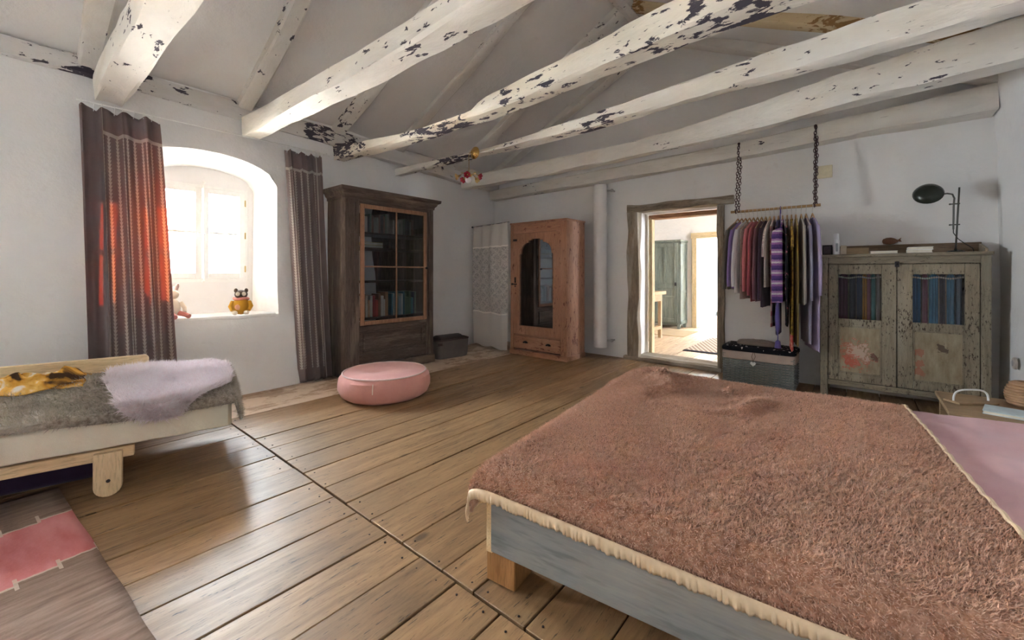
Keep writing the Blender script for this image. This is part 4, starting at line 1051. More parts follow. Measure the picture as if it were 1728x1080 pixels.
# ------------------------------------------------------------------ distressed two-door cabinet
OLIVE = m_wood('distressed_olive_paint', (.165, .135, .095), (.32, .275, .20), 'z', .8, .7, (.42, .38, .30), .4, .4, chips=(.06, .042, .03), cscale=75, cthr=.585)
OLIVEX = m_wood('distressed_olive_paint_x', (.165, .135, .095), (.32, .275, .20), 'x', .8, .7, (.42, .38, .30), .4, .4, chips=(.06, .042, .03), cscale=75, cthr=.595)
def m_panelred():
    t = NT('olive_panel_red_worn'); co = t.co(scale=(1, 1, .3)); g = t.noise(co, 18, 6, .65)
    c = t.mix(t.ramp(g, [(.3, 0.0), (.7, 1.0)]), (.23, .18, .11), (.40, .34, .24))
    x, y, z = t.sep(t.co()); nz = t.noise(t.co(), 22, 5, .7)
    def spot(cx, cz, r, hard, amt, col, c):          # worn-through patches of the old red coat
        dx = t.math('SUBTRACT', x, cx); dz = t.math('SUBTRACT', z, cz)
        d = t.math('SQRT', t.math('ADD', t.math('MULTIPLY', dx, dx), t.math('MULTIPLY', dz, dz)))
        v = t.math('SUBTRACT', t.math('SUBTRACT', 1.0, t.math('DIVIDE', d, r)), t.math('MULTIPLY', t.math('SUBTRACT', nz, .5), hard))
        return t.mix(t.math('MULTIPLY', t.ramp(v, [(.42, 0.0), (.52, 1.0)]), amt), c, col)
    c = spot(.27, .43, .19, 3.4, .75, (.46, .15, .10), c); c = spot(.29, .44, .13, 3.8, .7, (.56, .48, .40), c); c = spot(.24, .36, .10, 3.0, .8, (.48, .11, .07), c)
    for cz in (.50, .40, .33): c = spot(.70, cz, .06, 2.2, .75, (.38, .14, .09), c)
    c = spot(.84, .55, .06, 3.0, .8, (.08, .05, .04), c); c = spot(.40, .42, .05, 3.2, .8, (.12, .05, .04), c); t.bump(g, .35, .006); return t.done(c, .75, spec=.25)
def cabinet():
    c = thing('cabinet', 'distressed olive two-door cabinet with glazed upper panels', 'cabinet', (-.295, 5.08, 0))
    Wd, D, H = 1.12, .385, 1.375
    RW = m_panelred()
    for x0 in (0, Wd - .06):
        for y0 in (0, D - .05): part('leg', MB().box(x0, x0 + .06, y0, y0 + .05, 0, .13), OLIVE, c, .005)
        part('corner_stile', MB().box(x0, x0 + .06, 0, .03, .125, H - .03), OLIVE, c, .006)
    for x0 in (0, Wd - .02): part('side_panel', MB().box(x0, x0 + .02, .03, D, .125, H - .03), OLIVE, c)
    part('back_panel', MB().box(.02, Wd - .02, D - .015, D, .125, H - .03), OLIVE, c)
    part('bottom_panel', MB().box(.02, Wd - .02, .03, D - .015, .125, .145), OLIVEX, c)
    part('bottom_rail', MB().box(.06, Wd - .06, .002, .028, .115, .165), OLIVEX, c, .004)
    part('top_rail', MB().box(.06, Wd - .06, .002, .028, H - .095, H - .03), OLIVEX, c, .004)
    part('top_board', MB().box(-.012, Wd + .012, -.014, D, H - .03, H), OLIVEX, c, .006)
    part('gallery_board', MB().box(.0, Wd, D - .025, D, H, H + .095), m_wood('brown_gallery_board', (.11, .07, .045), (.24, .17, .11), 'x', 1, .7), c, .004)
    part('gallery_end', MB().prism([(D - .03, H), (D - .03, H + .08), (.12, H + .03), (.10, H)], Wd - .02, Wd, 'x'), OLIVE, c, .003)
    for i, (x0, x1) in enumerate(((.065, .552), (.557, Wd - .065))):
        m = MB(); t = .10; z0, z1 = .17, H - .10; zg = .735
        gl0, gl1 = (x0 + .075, x1 - .10) if i == 0 else (x0 + .10, x1 - .085)
        m.box(x0, gl0, -.004, .022, z0, z1).box(gl1, x1, -.004, .022, z0, z1).box(gl0, gl1, -.004, .022, z1 - .09, z1).box(gl0, gl1, -.004, .022, zg - .045, zg + .025).box(gl0, gl1, -.004, .022, z0, z0 + .075)
        d = part('door', m, OLIVE, c, .005)
        part('panel', MB().box(gl0 - .005, gl1 + .005, .004, .014, z0 + .07, zg - .04), RW, d)
        b = .012; m = MB()
        for a in ((gl0, gl1, z0 + .075, z0 + .075 + b), (gl0, gl1, zg - .045 - b, zg - .045), (gl0, gl0 + b, z0 + .075, zg - .045), (gl1 - b, gl1, z0 + .075, zg - .045)): m.box(a[0], a[1], -.001, .008, a[2], a[3])
        part('panel_moulding', m, OLIVE, d, .003)
        part('pane', MB().box(gl0 - .004, gl1 + .004, .008, .011, zg + .02, z1 - .085), GLASSD, d)
        tr = MB(); nn = 22
        for k in range(nn):
            xx = gl0 + (gl1 - gl0) * (k + .5) / nn; zz = z1 - .115 - .012 * sin(pi * (k + .5) / nn * 2) ** 2
            tr.ball((xx, .022, zz), .007, .004, .009, 6, 4)
        part('lace_trim', tr, m_plain('cream_lace_trim', (.62, .58, .5), .9), d)
    part('turn_button', MB().box(.54, .57, -.016, -.004, H - .125, H - .075).ball((.555, -.014, H - .098), .009), IRON, c, .002)
    # clothes hanging inside, seen through the panes
    cols = [((.16, .03, .09), 'plum'), ((.10, .09, .14), 'slate-dark'), ((.09, .10, .17), 'navy'), ((.75, .33, .08), 'orange'), ((.55, .20, .24), 'rose floral'), ((.20, .42, .40), 'teal floral'), ((.62, .60, .55), 'ivory'),
            ((.05, .20, .45), 'deep blue'), ((.35, .07, .12), 'wine-red dotted'), ((.07, .28, .50), 'mid blue'), ((.05, .05, .07), 'black'), ((.10, .27, .42), 'dusty blue'), ((.30, .38, .46), 'grey-blue')]
    xs = [.175, .245, .295, .335, .365, .398, .43, .69, .745, .80, .853, .905, .955]; ws = [.075, .055, .042, .034, .026, .032, .026, .058, .044, .06, .044, .05, .042]
    for k, ((cc, nm), x, wd) in enumerate(zip(cols, xs, ws)):
        m = MB(); ph = k * 1.7
        m.grid(lambda u, v: (x + (wd - .013) * (u - .5), .14 + .012 * sin(u * 6 + ph) + .006 * sin(u * 14 + ph), .22 + (1.195 - .22) * v - .05 * abs(u - .5) * v), 16, 10)
        o = part('stored_garment', m, m_fabric('stored_%s' % nm.replace(' ', '_'), cc, None, 300), None, solid=.012); o.location = (-.295, 5.08, 0)
        tag(o, nm + ' garment hanging inside the glazed cabinet', 'garment', 'clothes hanging inside the glazed cabinet')
    part('hanging_bar', MB().tube([(.02, .16, 1.215), (Wd - .02, .16, 1.215)], .010, 8), IRON, c)
cabinet()
# ------------------------------------------------------------------ wicker trunk
def trunk():
    WK = m_plain('grey_wicker', (.22, .235, .23), .7, 0, .18, 90, .2); LN_ = m_fabric('rose_beige_liner', (.50, .40, .35), (.44, .34, .30), 400, .15)
    t = NT('black_floral_cotton'); co = t.co(scale=(1, 1, .6)); v = t.vor(co, 24); n = t.noise(co, 14, 2)
    fl = t.math('MULTIPLY', t.math('LESS_THAN', v, .27), t.math('GREATER_THAN', n, .50)); c = t.mix(fl, (.012, .012, .016), (.72, .68, .64)); t.bump(t.noise(co, 25, 2), .3, .006)
    BF = t.done(c, .9, spec=.2)
    W_ = thing('wicker_trunk', 'grey wicker trunk with beige liner and black floral lid', 'basket', (-.83, 5.21, 0))
    hw, hd, H = .325, .19, .335; cols = 14; rows = 24
    m = MB()
    per = []                                         # perimeter walk with alternating in/out of the stakes
    def side(a, b, n, nx, ny, start):
        out = []
        for k in range(n * 2):
            f = k / (n * 2); out.append((a[0] + (b[0] - a[0]) * f, a[1] + (b[1] - a[1]) * f, nx, ny, (k // 1) % 2, k))
        return out
    per = side((-hw, -hd), (hw, -hd), cols, 0, -1, 0) + side((hw, -hd), (hw, hd), 8, 1, 0, 0) + side((hw, hd), (-hw, hd), cols, 0, 1, 0) + side((-hw, hd), (-hw, -hd), 8, -1, 0, 0)
    for r in range(rows):
        z = .012 + (H - .03) * r / (rows - 1); pts = []
        for i, (x, y, nx, ny, _, k) in enumerate(per):
            o = .0065 * (1 if ((k // 2) + r) % 2 else -1) * (1 if k % 2 else 0); pts.append((x + nx * o, y + ny * o, z + .001 * n1(i * .7 + r, 2)))
        m.tube(pts, .0062, 5, True)
    wv = part('wicker_weave', m, WK, W_); wv['kind'] = 'stuff'
    st = MB()
    for i, (x, y, nx, ny, _, k) in enumerate(per):
        if k % 2 == 1: st.tube([(x, y, 0.0), (x, y, H - .01)], .0045, 5)
    sk = part('wicker_stakes', st, WK, W_); sk['kind'] = 'stuff'
    part('inner_lining', MB().box(-hw + .012, hw - .012, -hd + .012, hd - .012, .01, H - .02), LN_, W_)
    def rr(s, z, j=0):
        out = []
        for i in range(56):
            a = 2 * pi * i / 56; c, q = cos(a), sin(a); out.append(((hw + s) * math.copysign(abs(c) ** .18, c), (hd + s) * math.copysign(abs(q) ** .18, q), z + j * .006 * n1(i * .6, 3)))
        return out
    part('liner_band', MB().loft([rr(.012, .265, 1), rr(.016, .27, 1), rr(.014, .335), rr(.006, .350), rr(-.01, .352)], False), LN_, W_, solid=.003)
    part('lid', MB().loft([rr(.012, .352), rr(.02, .36), rr(.02, .385, .6), rr(.008, .398, 1), rr(-.05, .408), rr(-.15, .412)]), BF, W_)
    hm = MB(); pts = []
    for k in range(28):
        a = 2 * pi * k / 28; pts.append((-.03 + .0017 * 16 * sin(a) ** 3 * .95, .235 + .0017 * (13 * cos(a) - 5 * cos(2 * a) - 2 * cos(3 * a) - cos(4 * a))))
    hm.prism(pts, -hd - .034, -hd - .027, 'y')
    h = part('heart_tag', hm, m_plain('white_ceramic', (.85, .85, .84), .3), W_, .002, label='small white heart-shaped tag')
    part('cord', MB().tube([(-.03, -hd - .03, .262), (-.045, -hd - .022, .31), (-.03, -hd - .018, .355)], .0025, 5).tube([(-.03, -hd - .03, .262), (-.01, -hd - .022, .31), (-.02, -hd - .018, .355)], .0025, 5), m_plain('brown_cord', (.12, .07, .05), .8), h)
    # folded grey-brown cloth on the lid
    m = MB(); rings = []
    for f, z in ((1, .414), (1.02, .424), (1.0, .436), (.95, .444), (.8, .449), (.4, .452)):
        rings.append([(-.86 + .0 + .185 * f * math.copysign(abs(cos(2 * pi * k / 40)) ** .6, cos(2 * pi * k / 40)), 5.20 + .12 * f * math.copysign(abs(sin(2 * pi * k / 40)) ** .6, sin(2 * pi * k / 40)), z + .012 * n1(k * .4, 3) * (z > .42) + .018 * (1 - abs(f)) ) for k in range(40)])
    m.loft(rings); o = part('folded_cloth', m, m_fabric('taupe_cloth', (.27, .22, .18)))
    tag(o, 'folded taupe cloth on the lid of the wicker trunk', 'cloth')
trunk()

# ------------------------------------------------------------------ hanging clothes rail
RAILW = m_wood('bamboo_rail', (.30, .17, .07), (.52, .34, .17), 'x', 1, .5)
RUST = m_plain('rusty_chain', (.10, .06, .065), .6, .7, .3, 80, .2)
HANGW = m_wood('hanger_wood', (.38, .20, .09), (.55, .33, .17), 'y', 1, .45)
RY, RZ = 5.15, 1.88
def clothes_rail():
    r = thing('clothes_rail', 'wooden pole hung from the wall beam on rusty chains', 'clothes rail', (-.70, RY, RZ))
    m = MB(); n = 20; m.tube([(-.405 + .81 * k / n, 0, -.004 + .004 * n1(k * .6, 2)) for k in range(n + 1)], [.0135 + (.0012 if k % 4 == 0 else 0) for k in range(n + 1)], 12); part('pole', m, RAILW, r)
    lk = MB()
    lk.tube([(.0115 * cos(a), 0, .021 * sin(a)) for a in np.linspace(0, 2 * pi, 13)[:-1]], .0036, 6, True)
    me = lk.mesh('chain_link'); me.materials.append(RUST)
    def chain(x, y0, z0, y1, z1, nm):
        L = sqrt((y1 - y0) ** 2 + (z1 - z0) ** 2); n = int(L / .031); root = None
        c = bpy.data.objects.new('chain', None); COL.objects.link(c); c.parent = r
        for k in range(n + 1):
            f = (k + .2) / (n + .2); o = bpy.data.objects.new('chain_link', me); COL.objects.link(o); o.parent = c
            o.location = (x + .004 * sin(k * 1.3), y0 + (y1 - y0) * f, z0 + (z1 - z0) * f); o.rotation_euler = (0, 0, radians(90 * (k % 2) + 25))
    # two strands at each end: one to the hook in the beam, one looped back shorter
    chain(-.355, 0, .0, .145, .775, 'a'); chain(-.325, -.02, .0, .10, .60, 'b')
    chain(.355, 0, .0, .125, .815, 'c'); chain(.368, -.01, .0, .115, .70, 'd')
    for x, y, z in ((-.355, .15, .78), (.355, .13, .82)):
        part('hook', MB().tube([(x, y + .06, z + .012), (x, y - .01, z + .012), (x, y - .018, z), (x, y - .01, z - .012)], .005, 6).ball((x, y, z + .012), .014), RUST, r)
    for x in (-.355, .355): part('chain_collar', MB().tube([(x, .017 * cos(a), -.004 + .017 * sin(a)) for a in np.linspace(0, 2 * pi, 13)[:-1]], .006, 6, True), RUST, r)
clothes_rail()
def HROT(x): return radians(-22 + 40 * (x + 1.035) / .67)
def hanger(x, nm, k):
    h = thing('clothes_hanger', 'wooden clothes hanger holding the ' + nm, 'hanger', (x, RY, RZ), 0, 'wooden hangers on the clothes rail'); h.rotation_euler = (0, 0, HROT(x))
    pts = [(0, .0185 * cos(a), -.0072 + .0185 * sin(a)) for a in np.linspace(-.5, pi + .45, 13)]
    pts = pts + [(0, -.010, -.032), (0, 0, -.042), (0, 0, -.085)]
    part('hook', MB().tube(pts, .0022, 5), m_plain('steel_wire', (.55, .55, .55), .3, .9) if k == 0 else bpy.data.materials['steel_wire'], h)
    s = MB(); ys = np.linspace(-.19, .19, 17); s.tube([(0, y, -.105 - .11 * (abs(y) / .19) ** 1.2 + .02 * (1 - min(1, abs(y) / .05))) for y in ys], [.0045 + .0025 * (1 - abs(y) / .19) for y in ys], 8)
    part('shoulder_bar', s, HANGW, h)
def garment(x, name, label, mat, hem, sleeve=None, hw=.20, flare=1.0, collar=True, mats=None, th=.017, seed=1, nm='', turn=None):
    """garment on a hanger: body tube plus two hanging sleeves; hem and sleeve are heights above the floor"""
    g = thing(name, label, 'garment', (x, RY, RZ), 0, 'clothes on the hanging rail'); g.rotation_euler = (0, 0, HROT(x))
    top = -.135; zb = hem - RZ; N = 22; rings = []
    for i in range(N + 1):
        z = top - .12 * i / 8 if i <= 8 else (top - .12) + (zb - top + .12) * (i - 8) / (N - 8)
        d = (top - z)
        if z > -.208: w = .19 * ((-.097 - z) / .11) ** .833          # the shoulders lie on the hanger bar
        else: w = (.19 + (hw - .19) * sstep(0, .06, -.208 - z)) * (1 + (flare - 1) * (d - .07) / max(.1, top - zb - .07))
        t_ = th * (.8 + .2 * min(1, d / .08))
        ring = []
        for k in range(28):
            a = 2 * pi * k / 28; c, s_ = cos(a), sin(a); yy = w * math.copysign(abs(c) ** .8, c)
            fold = .004 * sin(yy * 42 + z * 3) * min(1, d / .25) + .003 * n1(z * 5 + k * .2, seed)
            xx = t_ * math.copysign(abs(s_) ** .7, s_) + fold; yo = yy + .010 * n1(z * 4, seed + 3)
            if turn and yy < -turn[0]:               # the free front edge hangs turned to one side
                e = -turn[0] - yy; xx, yo = xx - e * turn[1], yo + e * (1 - turn[2]) - (xx * .6)
            ring.append((xx, yo, z + (.012 * n1(k * .6, seed) if i == N else 0)))
        rings.append(ring)
    body = part('body', MB().loft(rings), mat, g)
    if collar:
        part('collar', MB().tube([(.0085 * cos(a), .050 * sin(a), top + .003 - .006 * cos(2 * a)) for a in np.linspace(0, 2 * pi, 17)[:-1]], .0055, 6, True), mat, g)
    if sleeve:
        ze = sleeve - RZ
        for sgn in (-1, 1):
            rg = []; M = 14
            for i in range(M + 1):
                f = i / M; z = -.215 + (ze + .215) * f; y = sgn * (.178 + (hw - .143) * sin(pi * min(1, f * 1.2) / 2) + .012 * n1(f * 4, seed + 6) * min(1, f * 5)); rw = .052 * (1 - .32 * f) * (.5 + .5 * min(1, f * 6)); rt = .0125
                if f > .93: rw *= .86
                rg.append([(rt * sin(2 * pi * k / 14) + .003 * n1(f * 6 + k * .2, seed), y + rw * cos(2 * pi * k / 14), z) for k in range(14)])
            part('sleeve', MB().loft(rg), mat, g)
    return g
def m_stripes():
    t = NT('crochet_stripes'); x, y, z = t.sep(t.co()); w = t.math('ADD', z, t.math('MULTIPLY', t.math('SUBTRACT', t.noise(t.co(), 60, 3), .5), .014))
    f = t.math('FRACT', t.math('MULTIPLY', w, 9.5)); c = t.ramp(f, [(0, (.14, .07, .26)), (.22, (.36, .16, .42)), (.42, (.75, .66, .72)), (.60, (.45, .24, .50)), (.78, (.10, .06, .22))], 'CONSTANT')
    t.bump(t.noise(t.co(scale=(1, 1, 2)), 60, 2), .9, .01); return t.done(c, .95, spec=.1)
def m_dots():
    t = NT('dotted_cotton'); v = t.vor(t.co(scale=(1, 1, 1)), 75, rnd=.2); c = t.mix(t.math('LESS_THAN', v, .36), (.70, .62, .55), (.22, .05, .09)); return t.done(c, .9, spec=.1)
def m_plaid():
    t = NT('pink_plaid'); x, y, z = t.sep(t.co()); a = t.math('LESS_THAN', t.math('FRACT', t.math('MULTIPLY', z, 8.0)), .4); b = t.math('LESS_THAN', t.math('FRACT', t.math('MULTIPLY', y, 9.0)), .4)
    c = t.mix(t.math('MULTIPLY', t.math('ADD', a, b), .5), (.78, .68, .64), (.42, .14, .15)); return t.done(c, .9, spec=.1)
def m_floral(name, base, fl, sc=30, thr=.3):
    t = NT(name); v = t.vor(t.co(), sc); n = t.noise(t.co(), sc * .5, 2); c = t.mix(t.math('MULTIPLY', t.math('LESS_THAN', v, thr), t.math('GREATER_THAN', n, .5)), base, fl); t.bump(t.noise(t.co(), 30, 2), .3, .008); return t.done(c, .9, spec=.1)
def m_mustard():
    t = NT('mustard_print_red_hem'); co = t.co(); x, y, z = t.sep(co); n = t.noise(co, 28, 3)
    c = t.mix(t.ramp(n, [(.5, 0.0), (.56, 1.0)]), (.42, .26, .05), (.16, .09, .03)); r = t.mix(t.ramp(n, [(.5, 0.0), (.56, 1.0)]), (.62, .10, .09), (.75, .35, .25))
    c = t.mix(t.math('LESS_THAN', z, -1.30), c, r); t.bump(t.noise(co, 20, 2), .4, .008); return t.done(c, .9, spec=.1)
F_ = m_fabric
G = [  # name, label, material, hem, sleeve end, half width, flare
    ('cardigan', 'olive-grey knit cardigan at the doorway end of the rail', F_('olive_grey_knit', (.20, .17, .13)), 1.02, 1.02, .20, 1.0),
    ('cardigan', 'bright lavender cardigan next to the olive-grey one', F_('lavender_knit', (.36, .24, .52)), 1.03, 1.05, .20, 1.0),
    ('blouse', 'white cotton blouse between lavender and coral knits', F_('white_cotton', (.80, .78, .78), (.72, .70, .70)), .98, 1.05, .21, 1.1),
    ('tunic', 'beige floral tunic showing below the white blouse', m_floral('beige_floral', (.48, .40, .34), (.26, .16, .12)), .92, None, .20, 1.1),
    ('sweater', 'coral pink sweater next to the white blouse', F_('coral_knit', (.74, .25, .26)), 1.0, 1.00, .20, 1.0),
    ('sweater', 'rose-red sweater beside the coral pink one', F_('rose_knit', (.50, .12, .14)), .90, .96, .20, 1.0),
    ('cardigan', 'dusty mauve cardigan next to the rose-red sweater', F_('mauve_knit', (.28, .12, .15)), .90, .92, .20, 1.0),
    ('jacket', 'dark plum jacket behind the dotted t-shirt', F_('plum_knit', (.085, .045, .075)), .84, .92, .20, 1.0),
    ('t_shirt', 'short-sleeved t-shirt with maroon and cream dots', m_dots(), 1.05, 1.36, .25, 1.0),
    ('shirt', 'long pink and white plaid shirt hanging below the dotted t-shirt', m_plaid(), .64, None, .196, 1.0),
    ('dress', 'navy dress behind the striped crochet vest', F_('navy_cotton', (.05, .045, .12)), .56, None, .196, .84),
    ('vest', 'chunky crochet vest in purple, lilac and white stripes', m_stripes(), .90, None, .30, 1.0),
    ('dress', 'black dress with small pink flowers', m_floral('black_small_floral', (.02, .018, .022), (.45, .15, .2)), .66, .95, .20, 1.1),
    ('dress', 'long mustard print dress with a coral-red hem', m_mustard(), .42, 1.45, .20, 1.25),
    ('dress', 'long plain mustard-olive dress', F_('mustard_linen', (.36, .24, .07)), .47, None, .196, 1.15),
    ('cardigan', 'beige-grey cardigan beside the mustard dresses', F_('beige_knit', (.42, .36, .32)), .88, .90, .20, 1.0),
    ('cardigan', 'long grey-lilac cardigan next to the lilac dress', F_('grey_lilac_knit', (.34, .30, .40)), .50, .93, .20, 1.1),
    ('dress', 'long pale lilac knit dress nearest the cabinet', F_('pale_lilac_knit', (.44, .36, .55)), .44, .98, .215, 1.15),
]
xs = list(np.linspace(-1.035, -.50, 15)) + [-.455, -.415, -.362]
for k, (x, (nm, lab, mt, hem, slv, hw, fl)) in enumerate(zip(xs, G)):
    hanger(x, lab, k); garment(x, nm, lab, mt, hem, slv, hw, fl, True, None, .0115, k + 1, '', {'vest': (.205, .80, .60)}.get(nm))
# scarf with tassel hung among the clothes
sc_ = thing('tassel_scarf', 'violet-blue scarf with a tassel hanging over the trunk', 'scarf', (-.634, 4.95, RZ))
SV = F_('violet_knit', (.14, .11, .32))
part('scarf_band', MB().tube([(0, .222, -.06), (0, .2195, -.012), (0, .2, .0145), (0, .1805, -.012), (0, .18, -.10), (0, .175, -.45), (.003, .15, -.75), (.003, .06, -.95), (0, -.012, -1.04), (0, -.02, -1.12), (.004, -.02, -1.24), (.004, -.02, -1.29)], [.004, .0045, .0045, .0045, .0045, .0045, .0045, .006, .016, .022, .022, .005], 10), SV, sc_)
part('tassel', MB().tube([(.004, -.02, -1.28), (.004, -.02, -1.36), (.004, -.02, -1.375), (.004, -.02, -1.44)], [.004, .005, .022, .03], 10), SV, sc_)

# ------------------------------------------------------------------ on the cabinet
CT = 1.3752
def cabinet_top():
    f = thing('photo_frame', 'small dark photo frame on the cabinet', 'picture frame', (-.245, 5.22, CT), radians(-8))
    part('frame', MB().box(-.04, .04, -.008, .008, 0, .012).box(-.04, .04, -.008, .008, .088, .10).box(-.04, -.028, -.008, .008, .012, .088).box(.028, .04, -.008, .008, .012, .088), m_plain('black_frame', (.03, .022, .022), .4), f, .002)
    part('picture', MB().box(-.028, .028, -.002, .002, .012, .088), m_plain('dim_photo', (.12, .09, .09), .3, 0, .4, 60), f)
    b = thing('spray_bottle', 'white plastic spray bottle on the cabinet', 'bottle', (-.172, 5.15, CT))
    part('body', MB().lathe([(.024, 0), (.027, .004), (.027, .13), (.022, .148), (.020, .152), (.002, .152)]), m_plain('white_plastic', (.84, .84, .84), .35, 0, .02, 20, 0), b)
    part('cap', MB().lathe([(.0205, .152), (.022, .155), (.022, .195), (.018, .205), (.002, .206)]), m_plain('white_cap', (.86, .86, .87), .3, 0, .02, 20, 0), b)
    part('label_print', MB().box(-.004, .014, -.0278, -.0265, .03, .11), m_plain('grey_print', (.35, .35, .37), .6), b)
    o = part('beige_block', MB().prism([(-.024, 0), (.022, 0), (.024, .085), (-.02, .09)], 5.13, 5.18, 'y'), m_plain('beige_card', (.55, .46, .34), .8), None, .003); o.location = (-.118, 0, CT)
    tag(o, 'small beige cardboard box next to the white bottle', 'box')
    w = thing('wooden_box', 'low open wooden box on the cabinet', 'box', (-.015, 5.22, CT))
    WB = m_wood('box_wood', (.26, .17, .09), (.46, .34, .21), 'x', 1, .7)
    part('front', MB().box(-.085, .085, -.05, -.042, 0, .062), WB, w, .002); part('back', MB().box(-.085, .085, .042, .05, 0, .062), WB, w, .002)
    part('end', MB().box(-.085, -.077, -.042, .042, 0, .062), WB, w, .002); part('end', MB().box(.077, .085, -.042, .042, 0, .062), WB, w, .002); part('base', MB().box(-.077, .077, -.042, .042, 0, .006), WB, w)
    def wbook(x, y, w_, d_, h, z, rz, label, c):
        k = thing('book', label, 'book', (x, y, z), rz)
        part('cover', MB().box(-w_ / 2, w_ / 2, -d_ / 2, d_ / 2, 0, .003).box(-w_ / 2, w_ / 2, -d_ / 2, d_ / 2, h - .003, h).box(-w_ / 2, w_ / 2, d_ / 2 - .003, d_ / 2, .003, h - .003), m_plain('book_%s' % label[:6].replace(' ', '_') + str(int(z * 1000)), c, .6, 0, .03), k, .001)
        part('pages', MB().box(-w_ / 2 + .003, w_ / 2 - .003, -d_ / 2 + .003, d_ / 2 - .003, .003, h - .003), bpy.data.materials['book_pages'], k)
    wbook(.17, 5.17, .19, .14, .024, CT, radians(2), 'single thin white book lying on the cabinet', (.82, .82, .82))
    wbook(.41, 5.18, .165, .13, .028, CT, radians(-3), 'lower white book of the pair beside the lamp', (.80, .78, .78))
    wbook(.415, 5.18, .16, .125, .024, CT + .0285, radians(1), 'upper white book of the pair beside the lamp', (.84, .84, .85))
    # carved fish / bird figure on the gallery
    m = MB(); rings = []
    prof = [(-.062, .004, .010), (-.055, .016, .024), (-.03, .028, .034), (0, .03, .036), (.025, .022, .028), (.042, .010, .016), (.052, .006, .012)]
    for x, ry, rz_ in prof: rings.append([(x, ry * cos(a), .034 + rz_ * sin(a) * (1 if sin(a) > 0 else .92)) for a in np.linspace(0, 2 * pi, 15)[:-1]])
    m.loft(rings)
    fg = thing('fish_figure', 'small rust-brown carved fish standing on the cabinet back board', 'figurine', (.235, 5.452, 1.4705))
    RB = m_plain('rust_clay', (.20, .09, .05), .7); part('body', m, RB, fg)
    part('tail', MB().prism([(.046, .028), (.046, .042), (.075, .066), (.068, .045), (.078, .026)], -.004, .004, 'y'), RB, fg, .002)
    # reading lamp
    GM = m_plain('dark_green_enamel', (.035, .04, .03), .25, .3, .1, 30, .05); PM = m_plain('dull_lamp_metal', (.12, .12, .11), .4, .8)
    l = thing('reading_lamp', 'dark green enamel reading lamp with double pole on the cabinet', 'lamp', (.64, 5.22, CT))
    part('base', MB().lathe([(.055, 0), (.058, .006), (.05, .014), (.012, .02), (.008, .03)], seg=24), GM, l)
    part('pole', MB().tube([(0, 0, .02), (.022, 0, .56)], .0065, 10), PM, l)
    part('side_rod', MB().tube([(-.014, 0, .20), (-.012, 0, .40), (-.008, 0, .47), (-.02, -.002, .505), (-.05, -.004, .515), (-.08, -.006, .513)], .0065, 10), PM, l)
    for z in (.24, .42): part('clamp', MB().box(-.03, .026, -.010, .010, z - .005, z + .005).ball((-.034, 0, z), .008), PM, l, .002)
    R_ = Matrix.Rotation(radians(-8), 3, 'Y') @ Matrix.Rotation(radians(62), 3, 'X')
    part('shade', MB().lathe([(.014, .062), (.055, .055), (.088, .034), (.102, .008), (.102, 0), (.097, .005), (.08, .031), (.046, .048), (.011, .055)], (-.172, -.03, .52), 28, R_), GM, l)
    part('socket', MB().tube([(-.075, -.008, .513), (-.10, -.012, .516)], [.012, .016], 10), PM, l)
    part('cord', MB().tube([(-.014, 0, .20), (-.012, .012, .17), (.02, .05, .12), (.07, .12, .08), (.12, .15, .04), (.13, .155, .004)], .0035, 6), m_plain('black_cord', (.02, .02, .02), .5), l)
cabinet_top()

# ------------------------------------------------------------------ bedside corner
def bedside():
    TW = m_wood('bedside_wood', (.24, .15, .08), (.42, .29, .17), 'x', 1, .6)
    t = thing('bedside_table', 'low wooden bedside table between bed and cabinet', 'table', (.66, 3.78, 0))
    TZ = .385
    part('table_top', MB().box(-.26, .22, -.30, .30, TZ - .025, TZ), TW, t, .005)
    for x in (-.24, .16):
        for y in (-.28, .24): part('leg', MB().box(x, x + .04, y, y + .04, 0, TZ - .025), TW, t, .003)
    part('apron', MB().box(-.22, .18, -.275, -.255, TZ - .085, TZ - .025), TW, t)
    o = thing('notebook', 'pale blue-grey notebook on the bedside table', 'book', (.70, 3.64, TZ + .0004), radians(-12))
    part('cover', MB().box(-.14, .16, -.085, .085, .016, .022).box(-.14, .16, -.085, .085, 0, .004), m_plain('pale_blue_cover', (.52, .62, .66), .5, 0, .12, 25), o, .002)
    part('pages', MB().box(-.136, .156, -.082, .082, .004, .016), bpy.data.materials['book_pages'], o)
    j = thing('ribbed_pot', 'round ribbed terracotta-brown pot on the bedside table', 'pot', (.775, 3.93, TZ + .0004))
    pr = [(.02, 0), (.05, .001), (.058, .008)]
    for k in range(8):
        z = .012 + .0165 * k; r = .088 * sqrt(max(.2, 1 - ((z - .062) / .105) ** 2)); pr += [(r - .005, z), (r + .001, z + .006), (r + .001, z + .011)]
    pr += [(.05, .150), (.033, .151), (.03, .13), (.01, .05)]
    part('body', MB().lathe(pr, seg=28), m_plain('ribbed_clay', (.42, .25, .14), .7, 0, .15), j)
    w = thing('handled_tray', 'small wooden tray with a white hoop handle on the bedside table', 'tray', (.535, 3.83, TZ + .0004), radians(38))
    part('tray_base', MB().box(-.12, .12, -.05, .05, 0, .014), TW, w, .004)
    part('hoop_handle', MB().tube([(.105 * math.copysign(abs(cos(a)) ** .6, cos(a)), .0, .010 + .072 * abs(sin(a)) ** .6) for a in np.linspace(0, pi, 21)], .0055, 8), m_plain('white_hoop', (.8, .8, .8), .4), w)
bedside()
o = thing('junction_box', 'square cream junction box on the wall right of the chains', 'switch box', (-.287, 5.485, 2.262))
part('cover', MB().box(-.072, .072, -.024, -.006, -.066, .066), m_plain('cream_plastic', (.72, .66, .48), .5), o, .006); part('base', MB().box(-.068, .068, -.006, .012, -.062, .062), m_plain('cream_plastic_dark', (.5, .46, .34), .6), o)
